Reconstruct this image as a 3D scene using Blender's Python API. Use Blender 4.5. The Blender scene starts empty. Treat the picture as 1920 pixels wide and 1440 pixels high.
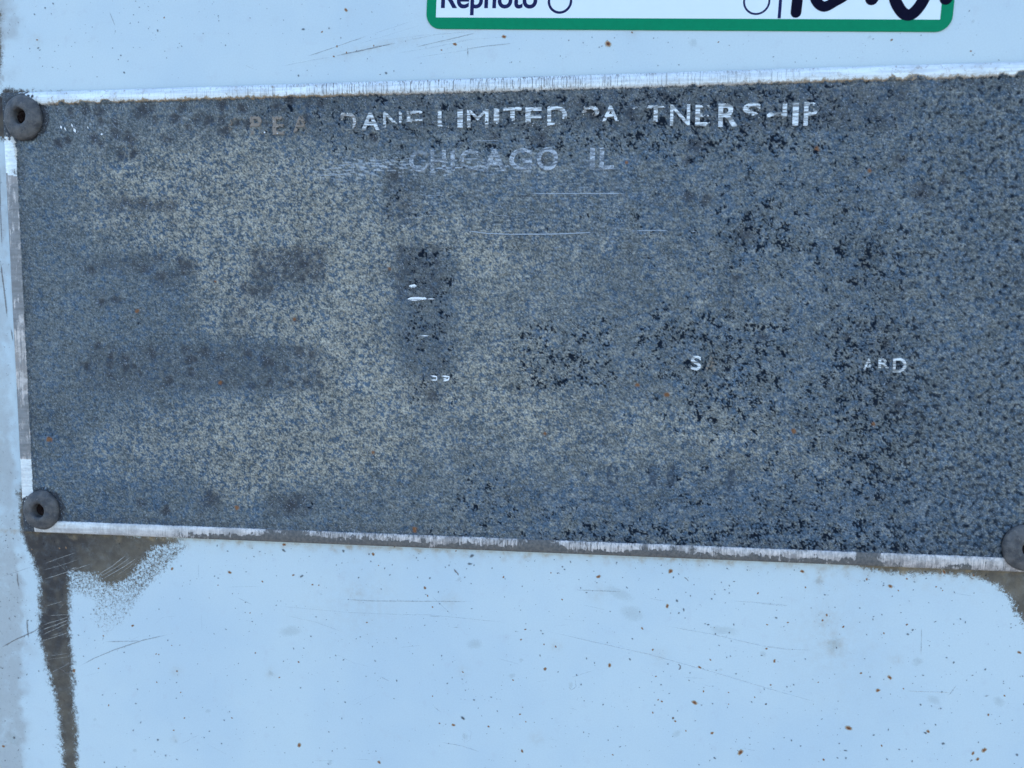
import bpy, math, random
import numpy as np
from mathutils import Vector, Matrix

random.seed(7)
RNG = np.random.default_rng(11)
sc = bpy.context.scene
COL = sc.collection

# ------------------------------------------------------------------ camera
# phone held close to an upright painted panel, turned a little and tipped down
F = 1390.0                                  # focal length in pixels of a 1920 wide picture
DIST = 0.174                                # metres from lens to panel along the axis
rx = Vector((12405, 190, -1390)).normalized()          # panel "right" seen in camera axes (x right, y down, z forward)
rd = Vector((-98, 16578, 1390))
rd = (rd - rx * rd.dot(rx)).normalized()               # panel "down"
rn = rx.cross(rd).normalized()                         # into the panel
def cam_to_world(d):
    return Vector((d.dot(rx), d.dot(rn), -d.dot(rd)))
CX, CY, CZ = [cam_to_world(v) for v in (Vector((1, 0, 0)), Vector((0, 1, 0)), Vector((0, 0, 1)))]
CAMPOS = -CZ * DIST
cam = bpy.data.cameras.new('camera')
cam_ob = bpy.data.objects.new('camera', cam)
COL.objects.link(cam_ob)
M = Matrix((( CX.x, -CY.x, -CZ.x, CAMPOS.x), (CX.y, -CY.y, -CZ.y, CAMPOS.y), (CX.z, -CY.z, -CZ.z, CAMPOS.z), (0, 0, 0, 1)))
cam_ob.matrix_world = M
cam.sensor_width = 36
cam.lens = 36 * F / 1920
cam.clip_start = 0.005
cam.clip_end = 500
cam.dof.use_dof = True
cam.dof.focus_distance = 0.177
cam.dof.aperture_fstop = 15.0
sc.camera = cam_ob

def wall(px, py, h=0.0):
    """metres (x, z) on the plane standing h in front of the panel, for a point of the photograph"""
    d = cam_to_world(Vector((px - 960, py - 720, F)))
    t = (-CAMPOS.y - h) / d.y
    return CAMPOS.x + d.x * t, CAMPOS.z + d.z * t
R3 = np.array([[*rx], [*rn], [-rd.x, -rd.y, -rd.z]])
def photo(x, z, h=0.0):
    """photograph coordinates of points (arrays) of the panel plane"""
    w = np.stack([x - CAMPOS.x, np.full_like(x, -CAMPOS.y - h), z - CAMPOS.z], -1)
    c = w @ R3
    return 960 + F * c[..., 0] / c[..., 2], 720 + F * c[..., 1] / c[..., 2]

# ------------------------------------------------------------------ sky, sun, exposure
SUN_EL, SUN_AZ = math.radians(48), math.radians(-62)   # azimuth from +y (behind the panel) towards -x
world = bpy.data.worlds.new('World')
sc.world = world
world.use_nodes = True
wn = world.node_tree
wn.nodes.clear()
sky = wn.nodes.new('ShaderNodeTexSky')
sky.sky_type = 'NISHITA'
sky.sun_disc = False
sky.sun_elevation = SUN_EL
sky.sun_rotation = SUN_AZ
sky.air_density = 1.1
sky.dust_density = 0.0
sky.ozone_density = 5.2
bg = wn.nodes.new('ShaderNodeBackground')
bg.inputs['Strength'].default_value = 0.15
wo = wn.nodes.new('ShaderNodeOutputWorld')
wn.links.new(sky.outputs[0], bg.inputs[0])
wn.links.new(bg.outputs[0], wo.inputs[0])

sun = bpy.data.lights.new('sun', 'SUN')
sun.energy = 3.0
sun.angle = math.radians(0.5)
sun.color = (1.0, 0.94, 0.86)
sun_ob = bpy.data.objects.new('sun', sun)
COL.objects.link(sun_ob)
sd = Vector((math.sin(SUN_AZ) * math.cos(SUN_EL), math.cos(SUN_AZ) * math.cos(SUN_EL), math.sin(SUN_EL)))
sun_ob.rotation_euler = (-sd).to_track_quat('-Z', 'Y').to_euler()

sc.view_settings.view_transform = 'Standard'
sc.view_settings.look = 'None'
sc.view_settings.exposure = 1.5
sc.view_settings.gamma = 1.0

# ------------------------------------------------------------------ helpers
def link(o, parent=None):
    COL.objects.link(o)
    if parent: o.parent = parent
    return o
def thing(name, label, cat, loc=(0, 0, 0)):
    o = bpy.data.objects.new(name, None)
    o.empty_display_size = 0.01
    o.location = loc
    COL.objects.link(o)
    o['label'] = label
    o['category'] = cat
    return o
def mesh_obj(name, verts, faces, mat, parent=None, attrs=None, smooth=False):
    me = bpy.data.meshes.new(name)
    me.from_pydata([tuple(v) for v in verts], [], faces)
    if attrs:
        for k, a in attrs.items():
            at = me.attributes.new(k, 'FLOAT', 'POINT')
            at.data.foreach_set('value', np.asarray(a, dtype=np.float32))
    me.materials.append(mat)
    if smooth: me.shade_smooth()
    me.update()
    return link(bpy.data.objects.new(name, me), parent)
def grid_mesh(name, X, Y, Z, attrs, mat, keep=None, parent=None, smooth=True):
    """X,Y,Z arrays (rows, cols); keep = bool array of cells"""
    r, c = X.shape
    idx = np.arange(r * c).reshape(r, c)
    q = np.stack([idx[:-1, :-1], idx[:-1, 1:], idx[1:, 1:], idx[1:, :-1]], -1)
    if keep is not None: q = q[keep]
    q = q.reshape(-1, 4)
    used = np.unique(q)
    remap = np.full(r * c, -1, dtype=np.int64)
    remap[used] = np.arange(len(used))
    q = remap[q]
    co = np.stack([X, Y, Z], -1).reshape(-1, 3)[used].astype(np.float32)
    me = bpy.data.meshes.new(name)
    me.vertices.add(len(co))
    me.vertices.foreach_set('co', co.ravel())
    me.loops.add(q.size)
    me.loops.foreach_set('vertex_index', q.astype(np.int32).ravel())
    me.polygons.add(len(q))
    me.polygons.foreach_set('loop_start', (np.arange(len(q)) * 4).astype(np.int32))
    me.update(calc_edges=True)
    for k, a in attrs.items():
        at = me.attributes.new(k, 'FLOAT', 'POINT')
        at.data.foreach_set('value', a.reshape(-1)[used].astype(np.float32))
    me.materials.append(mat)
    if smooth: me.shade_smooth()
    return link(bpy.data.objects.new(name, me), parent)

def grf(shape, step, wl, s=0.35, ax=1.0):
    """random relief of one typical wavelength (mm); ax > 1 stretches it sideways"""
    h, w = shape
    ky = np.fft.fftfreq(h, step)[:, None]
    kx = np.fft.rfftfreq(w, step)[None, :] * ax
    k = np.sqrt(kx ** 2 + ky ** 2) + 1e-9
    filt = np.exp(-(np.log(k * wl)) ** 2 / (2 * s * s))
    f = np.fft.irfft2(np.fft.rfft2(RNG.standard_normal((h, w))) * filt, s=(h, w))
    return f / f.std()
def fbm(shape, step, lo, hi, beta=1.2, ax=1.0):
    """ragged relief with all wavelengths between lo and hi (mm)"""
    h, w = shape
    ky = np.fft.fftfreq(h, step)[:, None]
    kx = np.fft.rfftfreq(w, step)[None, :] * ax
    k = np.sqrt(kx ** 2 + ky ** 2) + 1e-9
    filt = k ** (-beta) / (1 + np.exp((k * lo - 1) * 8)) / (1 + np.exp((1 / (k * hi) - 1) * 6).clip(None, 1e9))
    f = np.fft.irfft2(np.fft.rfft2(RNG.standard_normal((h, w))) * filt, s=(h, w))
    return f / f.std()
def ss(a, b, x):
    t = np.clip((x - a) / (b - a), 0, 1)
    return t * t * (3 - 2 * t)
def gauss(px, py, x, y, sx, sy=None, rot=0):
    sy = sy or sx
    c, s = math.cos(math.radians(rot)), math.sin(math.radians(rot))
    dx, dy = px - x, py - y
    u, v = dx * c + dy * s, -dx * s + dy * c
    return np.exp(-0.5 * ((u / sx) ** 2 + (v / sy) ** 2))
def box(px, py, x0, x1, y0, y1, e=20):
    return ss(x0 - e, x0 + e, px) * (1 - ss(x1 - e, x1 + e, px)) * ss(y0 - e, y0 + e, py) * (1 - ss(y1 - e, y1 + e, py))
def poly_sdf(px, py, pts):
    """signed distance (photograph pixels), positive inside"""
    d = np.full(px.shape, 1e9)
    inside = np.zeros(px.shape, bool)
    n = len(pts)
    for i in range(n):
        x0, y0 = pts[i]; x1, y1 = pts[(i + 1) % n]
        ex, ey = x1 - x0, y1 - y0
        t = np.clip(((px - x0) * ex + (py - y0) * ey) / (ex * ex + ey * ey + 1e-9), 0, 1)
        d = np.minimum(d, np.hypot(px - x0 - t * ex, py - y0 - t * ey))
        c = ((y0 > py) != (y1 > py)) & (px < (x1 - x0) * (py - y0) / (y1 - y0 + 1e-12) + x0)
        inside ^= c
    return np.where(inside, d, -d)

class NT:
    """small helper to write node trees"""
    def __init__(s, name):
        s.m = bpy.data.materials.new(name); s.m.use_nodes = True
        s.t = s.m.node_tree; s.t.nodes.clear()
        s.out = s.t.nodes.new('ShaderNodeOutputMaterial')
        s.b = s.t.nodes.new('ShaderNodeBsdfPrincipled')
        s.t.links.new(s.b.outputs[0], s.out.inputs[0])
        s.co = s.t.nodes.new('ShaderNodeTexCoord').outputs['Object']
    def put(s, sock, v):
        if isinstance(v, bpy.types.NodeSocket): s.t.links.new(v, sock)
        elif isinstance(v, tuple) and len(v) == 3 and sock.type == 'RGBA': sock.default_value = (*v, 1)
        else: sock.default_value = v
    def attr(s, n):
        a = s.t.nodes.new('ShaderNodeAttribute'); a.attribute_name = n
        return a.outputs['Fac']
    def noise(s, scale, detail=3, rough=0.55, stretch=None, w=0.0, dist=0.0):
        n = s.t.nodes.new('ShaderNodeTexNoise')
        n.noise_dimensions = '3D'
        n.inputs['Scale'].default_value = scale; n.inputs['Detail'].default_value = detail
        n.inputs['Roughness'].default_value = rough; n.inputs['Distortion'].default_value = dist
        mp = s.t.nodes.new('ShaderNodeMapping')
        mp.inputs['Location'].default_value = (w, w * 1.7, w * 0.6)
        if stretch: mp.inputs['Scale'].default_value = stretch
        s.t.links.new(s.co, mp.inputs[0]); s.t.links.new(mp.outputs[0], n.inputs['Vector'])
        return n.outputs[0]
    def vor(s, scale, w=0.0):
        n = s.t.nodes.new('ShaderNodeTexVoronoi'); n.inputs['Scale'].default_value = scale
        mp = s.t.nodes.new('ShaderNodeMapping'); mp.inputs['Location'].default_value = (w, w, w)
        s.t.links.new(s.co, mp.inputs[0]); s.t.links.new(mp.outputs[0], n.inputs['Vector'])
        return n.outputs['Distance']
    def math(s, op, a, b=0.0, c=0.0):
        n = s.t.nodes.new('ShaderNodeMath'); n.operation = op
        s.put(n.inputs[0], a); s.put(n.inputs[1], b); s.put(n.inputs[2], c)
        return n.outputs[0]
    def step(s, v, a, b, lo=0.0, hi=1.0):
        n = s.t.nodes.new('ShaderNodeMapRange'); n.interpolation_type = 'SMOOTHSTEP'
        s.put(n.inputs[0], v)
        for i, x in enumerate((a, b, lo, hi)): n.inputs[i + 1].default_value = x
        return n.outputs[0]
    def mix(s, f, a, b):
        n = s.t.nodes.new('ShaderNodeMix'); n.data_type = 'RGBA'
        s.put(n.inputs[0], f); s.put(n.inputs[6], a); s.put(n.inputs[7], b)
        return n.outputs[2]
    def mixf(s, f, a, b):
        n = s.t.nodes.new('ShaderNodeMix'); n.data_type = 'FLOAT'
        s.put(n.inputs[0], f); s.put(n.inputs[2], a); s.put(n.inputs[3], b)
        return n.outputs[0]
    def mul(s, col, fac):
        n = s.t.nodes.new('ShaderNodeVectorMath'); n.operation = 'SCALE'
        s.put(n.inputs[0], col); s.put(n.inputs[3], fac)
        return n.outputs[0]
    def bump(s, h, dist, strength=1.0):
        n = s.t.nodes.new('ShaderNodeBump')
        n.inputs['Distance'].default_value = dist; n.inputs['Strength'].default_value = strength
        s.put(n.inputs['Height'], h)
        s.t.links.new(n.outputs[0], s.b.inputs['Normal'])
    def set(s, **k):
        for a, v in k.items(): s.put(s.b.inputs[a.replace('_', ' ')], v)
        return s
    def alpha(s, a):
        tr = s.t.nodes.new('ShaderNodeBsdfTransparent'); mx = s.t.nodes.new('ShaderNodeMixShader')
        s.put(mx.inputs[0], a)
        s.t.links.new(tr.outputs[0], mx.inputs[1]); s.t.links.new(s.b.outputs[0], mx.inputs[2])
        s.t.links.new(mx.outputs[0], s.out.inputs[0])

# ------------------------------------------------------------------ materials
def mat_panel():
    n = NT('weathered_white_paint')
    big = n.noise(22, 4, 0.6)
    mid = n.noise(300, 4, 0.6, w=2)
    fine = n.noise(2600, 3, 0.7, w=5)
    c = n.mix(n.step(big, 0.35, 0.7), (0.665, 0.735, 0.72), (0.60, 0.685, 0.70))
    c = n.mix(n.step(mid, 0.55, 0.78, 0, 0.35), c, (0.56, 0.58, 0.59))
    # grey abraded film
    hz = n.attr('haze')
    hzf = n.math('MULTIPLY', hz, n.step(n.math('ADD', n.noise(160, 5, 0.7, w=9), n.math('MULTIPLY', hz, 0.25)), 0.42, 0.78))
    c = n.mix(n.math('MULTIPLY', hzf, 0.75), c, n.mix(mid, (0.50, 0.50, 0.47), (0.38, 0.37, 0.34)))
    dk = n.math('MULTIPLY', n.step(hz, 0.05, 0.75), n.step(n.noise(900, 4, 0.75, w=4), 0.60, 0.68))
    c = n.mix(n.math('MULTIPLY', dk, 0.85), c, (0.16, 0.14, 0.125))
    # brown dirt film: signed field broken up by noise
    st = n.attr('stain'); fr = n.attr('fray')
    brk = n.math('MULTIPLY', n.math('SUBTRACT', n.noise(1500, 5, 0.8, w=7, dist=0.8), 0.5), fr)
    m = n.step(n.math('ADD', st, brk), -0.22, 0.24)
    m = n.math('MULTIPLY', m, n.step(n.noise(420, 5, 0.75, w=17), 0.2, 0.55, 0.88, 1.0))
    tone = n.attr('tone')
    sc_ = n.mix(n.step(n.noise(240, 4, 0.6, w=12), 0.35, 0.65), (0.205, 0.165, 0.118), (0.140, 0.112, 0.082))
    sc_ = n.mix(tone, sc_, (0.065, 0.056, 0.052))
    sc_ = n.mix(n.step(n.noise(700, 3, 0.7, w=3), 0.62, 0.75, 0, 0.6), sc_, (0.10, 0.06, 0.035))
    c = n.mix(m, c, sc_)
    # thin yellowed dirt next to the plate
    yl = n.attr('yellow')
    c = n.mix(n.math('MULTIPLY', yl, n.step(n.noise(500, 4, 0.7, w=15), 0.3, 0.75)), c, (0.42, 0.30, 0.17))
    # peppering of tiny dark specks
    sp = n.math('MULTIPLY', n.step(n.vor(850, 1), 0.13, 0.05), n.step(n.noise(330, 2, 0.5, w=6), 0.55, 0.62))
    c = n.mix(n.math('MULTIPLY', sp, 0.55), c, (0.20, 0.19, 0.19))
    c = n.mul(c, n.step(fine, 0.2, 0.8, 0.955, 1.03))
    n.set(Base_Color=c, Roughness=n.mixf(m, n.step(mid, 0.3, 0.7, 0.38, 0.5), 0.8), Specular_IOR_Level=n.mixf(m, 0.3, 0.08))
    n.bump(n.math('ADD', n.math('MULTIPLY', mid, 0.6), n.math('ADD', n.math('MULTIPLY', fine, 0.12), n.math('MULTIPLY', m, 0.5))), 0.00006, 0.6)
    return n.m

def mat_plate():
    n = NT('corroded_nameplate_coating')
    fine = n.noise(3800, 3, 0.75, w=1)
    mid = n.noise(1300, 4, 0.7, w=3)
    tan, pit, dim, gh, blue, val = [n.attr(k) for k in ('tan', 'pit', 'dim', 'ghost', 'blue', 'val')]
    c = n.mix(n.step(mid, 0.3, 0.7), (0.090, 0.110, 0.117), (0.165, 0.176, 0.168))
    c = n.mix(blue, c, n.mix(mid, (0.034, 0.072, 0.118), (0.080, 0.128, 0.175)))
    c = n.mix(n.math('MULTIPLY', tan, n.step(fine, 0.25, 0.62, 0.35, 1.0)), c, n.mix(mid, (0.36, 0.305, 0.215), (0.50, 0.445, 0.345)))
    c = n.mul(c, val)
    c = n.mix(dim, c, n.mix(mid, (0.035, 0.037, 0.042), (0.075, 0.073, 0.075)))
    spk = n.step(n.noise(2600, 2, 0.6, w=8), 0.62, 0.70)
    c = n.mix(n.math('MULTIPLY', spk, 0.5), c, (0.50, 0.52, 0.56))  # scattered pale specks paint tiny glints into the coating
    rs = n.attr('rust')
    c = n.mix(rs, c, n.mix(mid, (0.30, 0.12, 0.04), (0.16, 0.07, 0.03)))
    c = n.mix(gh, c, (0.62, 0.64, 0.66))
    c = n.mix(pit, c, (0.008, 0.013, 0.022))
    c = n.mul(c, n.step(fine, 0.25, 0.75, 0.80, 1.20))
    # bare metal of the rim
    bare = n.attr('bare'); rd_ = n.attr('dirt')  # dirt also carries the shade painted along the bottom rim's lower half
    vs = n.noise(2600, 3, 0.8, stretch=(1, 1, 0.045), w=5)
    hs = n.noise(1500, 3, 0.7, stretch=(0.05, 1, 1), w=2)
    edge = n.math('MULTIPLY', n.math('SUBTRACT', n.noise(1000, 5, 0.8, w=6), 0.5), n.math('MULTIPLY_ADD', n.step(n.attr('crust'), 0.0, 0.3), 1.15, 0.45))
    bm = n.step(n.math('ADD', bare, edge), 0.46, 0.54)
    scr = n.math('MULTIPLY', n.attr('vscr'), n.step(vs, 0.50, 0.62))
    dirt_shade_n = n.math('ADD', rd_, n.math('MULTIPLY', n.math('SUBTRACT', n.mixf(0.5, n.noise(700, 4, 0.7, w=14, dist=1.0), vs), 0.5), 1.5))
    dm = n.math('MAXIMUM', n.math('MULTIPLY', scr, 0.85), n.step(dirt_shade_n, 0.42, 0.62))
    metal = n.mix(n.step(hs, 0.35, 0.65), (0.95, 0.96, 0.92), (0.72, 0.73, 0.71))
    metal = n.mix(n.step(n.attr('dull_reflect'), 0.0, 0.5, 0, 0.8), metal, n.mul(metal, 0.93))
    metal = n.mix(n.step(n.attr('dull_reflect'), 0.1, 0.6, 0, 0.7), metal, (0.93, 0.76, 0.66))  # warm tint paints the sunlit ground's reflection into the bottom rim metal
    metal = n.mix(n.step(n.noise(190, 3, 0.6, w=31), 0.45, 0.65, 0, 0.35), metal, (0.55, 0.54, 0.53))
    metal = n.mix(n.math('MULTIPLY', n.attr('dull_reflect'), n.step(n.mixf(0.6, vs, n.noise(260, 4, 0.75, w=33)), 0.40, 0.60, 0.35, 1.7)), metal, (0.34, 0.30, 0.275))
    metal = n.mix(n.step(n.noise(1200, 4, 0.7, w=21), 0.58, 0.7, 0, 0.35), metal, (0.45, 0.40, 0.33))
    dirt_shade_c = n.mix(n.step(mid, 0.35, 0.65), (0.19, 0.165, 0.14), (0.12, 0.112, 0.105))
    dirt_shade_c = n.mix(n.math('MULTIPLY', n.step(n.attr('dull_reflect'), 0.6, 0.75), n.step(hs, 0.3, 0.65, 0.55, 1.0)), dirt_shade_c, n.mix(n.noise(500, 4, 0.7, w=40), (0.20, 0.19, 0.175), (0.42, 0.40, 0.38)))
    rimc = n.mix(dm, metal, dirt_shade_c)
    tb = n.math('MULTIPLY', n.step(n.math('ADD', bare, edge), 0.42, 0.5), n.step(n.math('ADD', bare, edge), 0.95, 0.62))
    rimc = n.mix(n.math('MULTIPLY', tb, n.attr('crust')), rimc, n.mix(mid, (0.42, 0.29, 0.16), (0.26, 0.18, 0.11)))
    col = n.mix(bm, c, rimc)
    mt = n.math('MULTIPLY', bm, n.math('SUBTRACT', 1.0, dm))
    n.set(Base_Color=col, Metallic=n.math('MULTIPLY', mt, 0.35), Roughness=n.mixf(mt, n.step(mid, 0.3, 0.7, 0.5, 0.75), 0.42), Specular_IOR_Level=n.math('MULTIPLY', n.math('SUBTRACT', 1.0, n.math('MAXIMUM', pit, n.math('MULTIPLY', dim, 0.7))), 0.34))
    n.bump(n.math('ADD', n.math('MULTIPLY', mid, 1.0), n.math('MULTIPLY', fine, 0.3)), 0.00014, 1.0)
    return n.m

def mat_letter():
    n = NT('worn_bare_letter_metal')
    t = n.attr('tanned')
    hs = n.noise(2200, 3, 0.7, stretch=(0.12, 1, 1), w=2)
    c = n.mix(n.step(hs, 0.40, 0.60), (0.24, 0.23, 0.21), (0.90, 0.90, 0.87))
    tn = n.step(n.math('ADD', t, n.math('MULTIPLY', n.math('SUBTRACT', n.noise(1500, 4, 0.75, w=4), 0.5), 1.4)), 0.3, 0.75)
    c = n.mix(tn, c, n.mix(n.noise(1900, 3, 0.7, w=8), (0.14, 0.12, 0.10), (0.42, 0.31, 0.22)))
    n.set(Base_Color=c, Metallic=n.mixf(tn, 0.2, 0.0), Roughness=0.5)
    n.bump(hs, 0.00014, 1.0)
    return n.m
def mat_ghost_letter():
    n = NT('oxidised_letter_metal')
    hs = n.noise(2000, 4, 0.75, stretch=(0.25, 1, 1), w=2)
    m = n.step(hs, 0.42, 0.62)
    c = n.mix(m, (0.13, 0.145, 0.16), (0.60, 0.63, 0.66))
    n.set(Base_Color=c, Roughness=0.6)
    n.bump(hs, 0.00014, 1.0)
    return n.m
def mat_rivet():
    n = NT('oxidised_rivet_metal')
    a = n.noise(420, 5, 0.65, w=1); b = n.noise(1900, 4, 0.7, w=3)
    c = n.mix(n.step(a, 0.35, 0.66), (0.078, 0.075, 0.076), (0.172, 0.155, 0.140))
    c = n.mix(n.step(b, 0.58, 0.72, 0, 0.6), c, (0.30, 0.27, 0.24))
    c = n.mix(n.step(n.noise(650, 4, 0.7, w=19), 0.55, 0.7, 0, 0.6), c, (0.09, 0.09, 0.10))
    c = n.mix(n.step(n.noise(900, 3, 0.7, w=9), 0.63, 0.70, 0, 0.7), c, (0.055, 0.045, 0.04))
    n.set(Base_Color=c, Metallic=0.15, Roughness=n.step(a, 0.3, 0.7, 0.45, 0.65), Specular_IOR_Level=0.25)
    n.bump(n.math('ADD', n.math('MULTIPLY', a, 1.0), n.math('MULTIPLY', b, 0.7)), 0.0004, 1.0)
    return n.m
def mat_simple(name, c, rough=0.5, var=0.1, scale=900, **k):
    n = NT(name)
    f = n.noise(scale, 4, 0.65)
    n.set(Base_Color=n.mul(tuple(c), n.step(f, 0.25, 0.75, 1 - var, 1 + var)), Roughness=rough, **k)
    n.bump(f, 0.00004, 0.5)
    return n.m
def mat_rust():
    n = NT('rust_bloom')
    r = n.attr('core'); f = n.noise(2200, 4, 0.7, w=2)
    v = n.math('ADD', r, n.math('MULTIPLY', n.math('SUBTRACT', f, 0.5), 0.5))
    c = n.mix(n.step(v, 0.5, 0.78), (0.60, 0.43, 0.25), (0.26, 0.09, 0.035))
    c = n.mix(n.step(v, 0.84, 0.98), c, (0.05, 0.022, 0.014))
    n.set(Base_Color=c, Roughness=0.85)
    n.alpha(n.math('MULTIPLY', n.step(r, 0.0, 0.2), n.step(v, 0.0, 0.85, 0, 1)))
    return n.m
def mat_mark(name, c, hi=0.9, a0=0.1, a1=0.6):
    n = NT(name)
    r = n.attr('core'); f = n.noise(1600, 4, 0.75, w=2)
    v = n.math('ADD', r, n.math('MULTIPLY', n.math('SUBTRACT', f, 0.5), 0.9))
    n.set(Base_Color=tuple(c), Roughness=0.8)
    n.alpha(n.math('MULTIPLY', n.step(r, 0.0, 0.12), n.step(v, a0, a1, 0, hi)))
    return n.m

M_PANEL, M_PLATE, M_LET, M_GLET, M_RIV = mat_panel(), mat_plate(), mat_letter(), mat_ghost_letter(), mat_rivet()
M_RUST = mat_rust()
M_SPECK = mat_mark('black_grime_speck', (0.05, 0.048, 0.05), 0.6, 0.2, 0.9)
M_SMUDGE = mat_mark('faint_grey_smudge', (0.44, 0.43, 0.36), 0.13, 0.25, 1.0)
M_SCR_D = mat_mark('dark_scratch_line', (0.24, 0.20, 0.17), 0.6, 0.15, 0.9)
M_SCR_F = mat_mark('faint_scratch_line', (0.40, 0.39, 0.40), 0.4, 0.2, 1.0)
M_SCR_L = mat_mark('light_scratch_line', (0.60, 0.55, 0.48), 0.62, 0.2, 1.0)
M_SCR_W = mat_mark('bright_metal_sliver', (0.95, 0.93, 0.90), 1.0, 0.1, 0.4)
M_SCR_G = mat_mark('pale_scuff_on_coating', (0.55, 0.60, 0.65), 0.7, 0.45, 0.9)
M_WHITE = mat_simple('glossy_white_sticker_vinyl', (0.86, 0.90, 0.88), 0.3, 0.012, 300)
M_GREEN = mat_simple('green_sticker_print', (0.0, 0.25, 0.105), 0.45, 0.05, 900, Specular_IOR_Level=0.1)
M_INK = mat_simple('navy_sticker_print', (0.020, 0.022, 0.085), 0.5, 0.2, 1500, Specular_IOR_Level=0.05)
M_MARK = mat_simple('black_marker_ink', (0.006, 0.005, 0.018), 0.5, 0.2, 1500, Specular_IOR_Level=0.04)
M_CORE = mat_simple('rusty_rivet_core', (0.022, 0.013, 0.011), 0.8, 0.6, 2500, Specular_IOR_Level=0.1)
M_GROUND = mat_simple('dry_yard_gravel', (0.13, 0.125, 0.12), 0.9, 0.4, 30)

# ------------------------------------------------------------------ ground far below, lit by the sun behind the panel
g = mesh_obj('ground', [(-200, -200, -1.35), (200, -200, -1.35), (200, 200, -1.35), (-200, 200, -1.35)], [(0, 1, 2, 3)], M_GROUND)
g['kind'] = 'structure'

# ------------------------------------------------------------------ plate outline from its edges
xl = np.mean([wall(x, y, .0009)[0] for x, y in ((15.5, 400), (24, 600), (30, 700), (37.5, 830), (42, 900))])
zt = np.mean([wall(x, y, .0009)[1] for x, y in ((80, 175), (480, 157), (880, 142), (1360, 131), (1652, 123.5), (1915, 119))])
zb = np.mean([wall(x, y, .0009)[1] for x, y in ((110, 996), (500, 1018), (1000, 1039), (1500, 1057), (1886, 1068))])
xr = wall(1985, 700, .0009)[0]
T_FACE = 0.0011            # the face of the plate stands this far in front of the panel
T_RIM = 0.0015
RIMW = 0.0033

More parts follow.
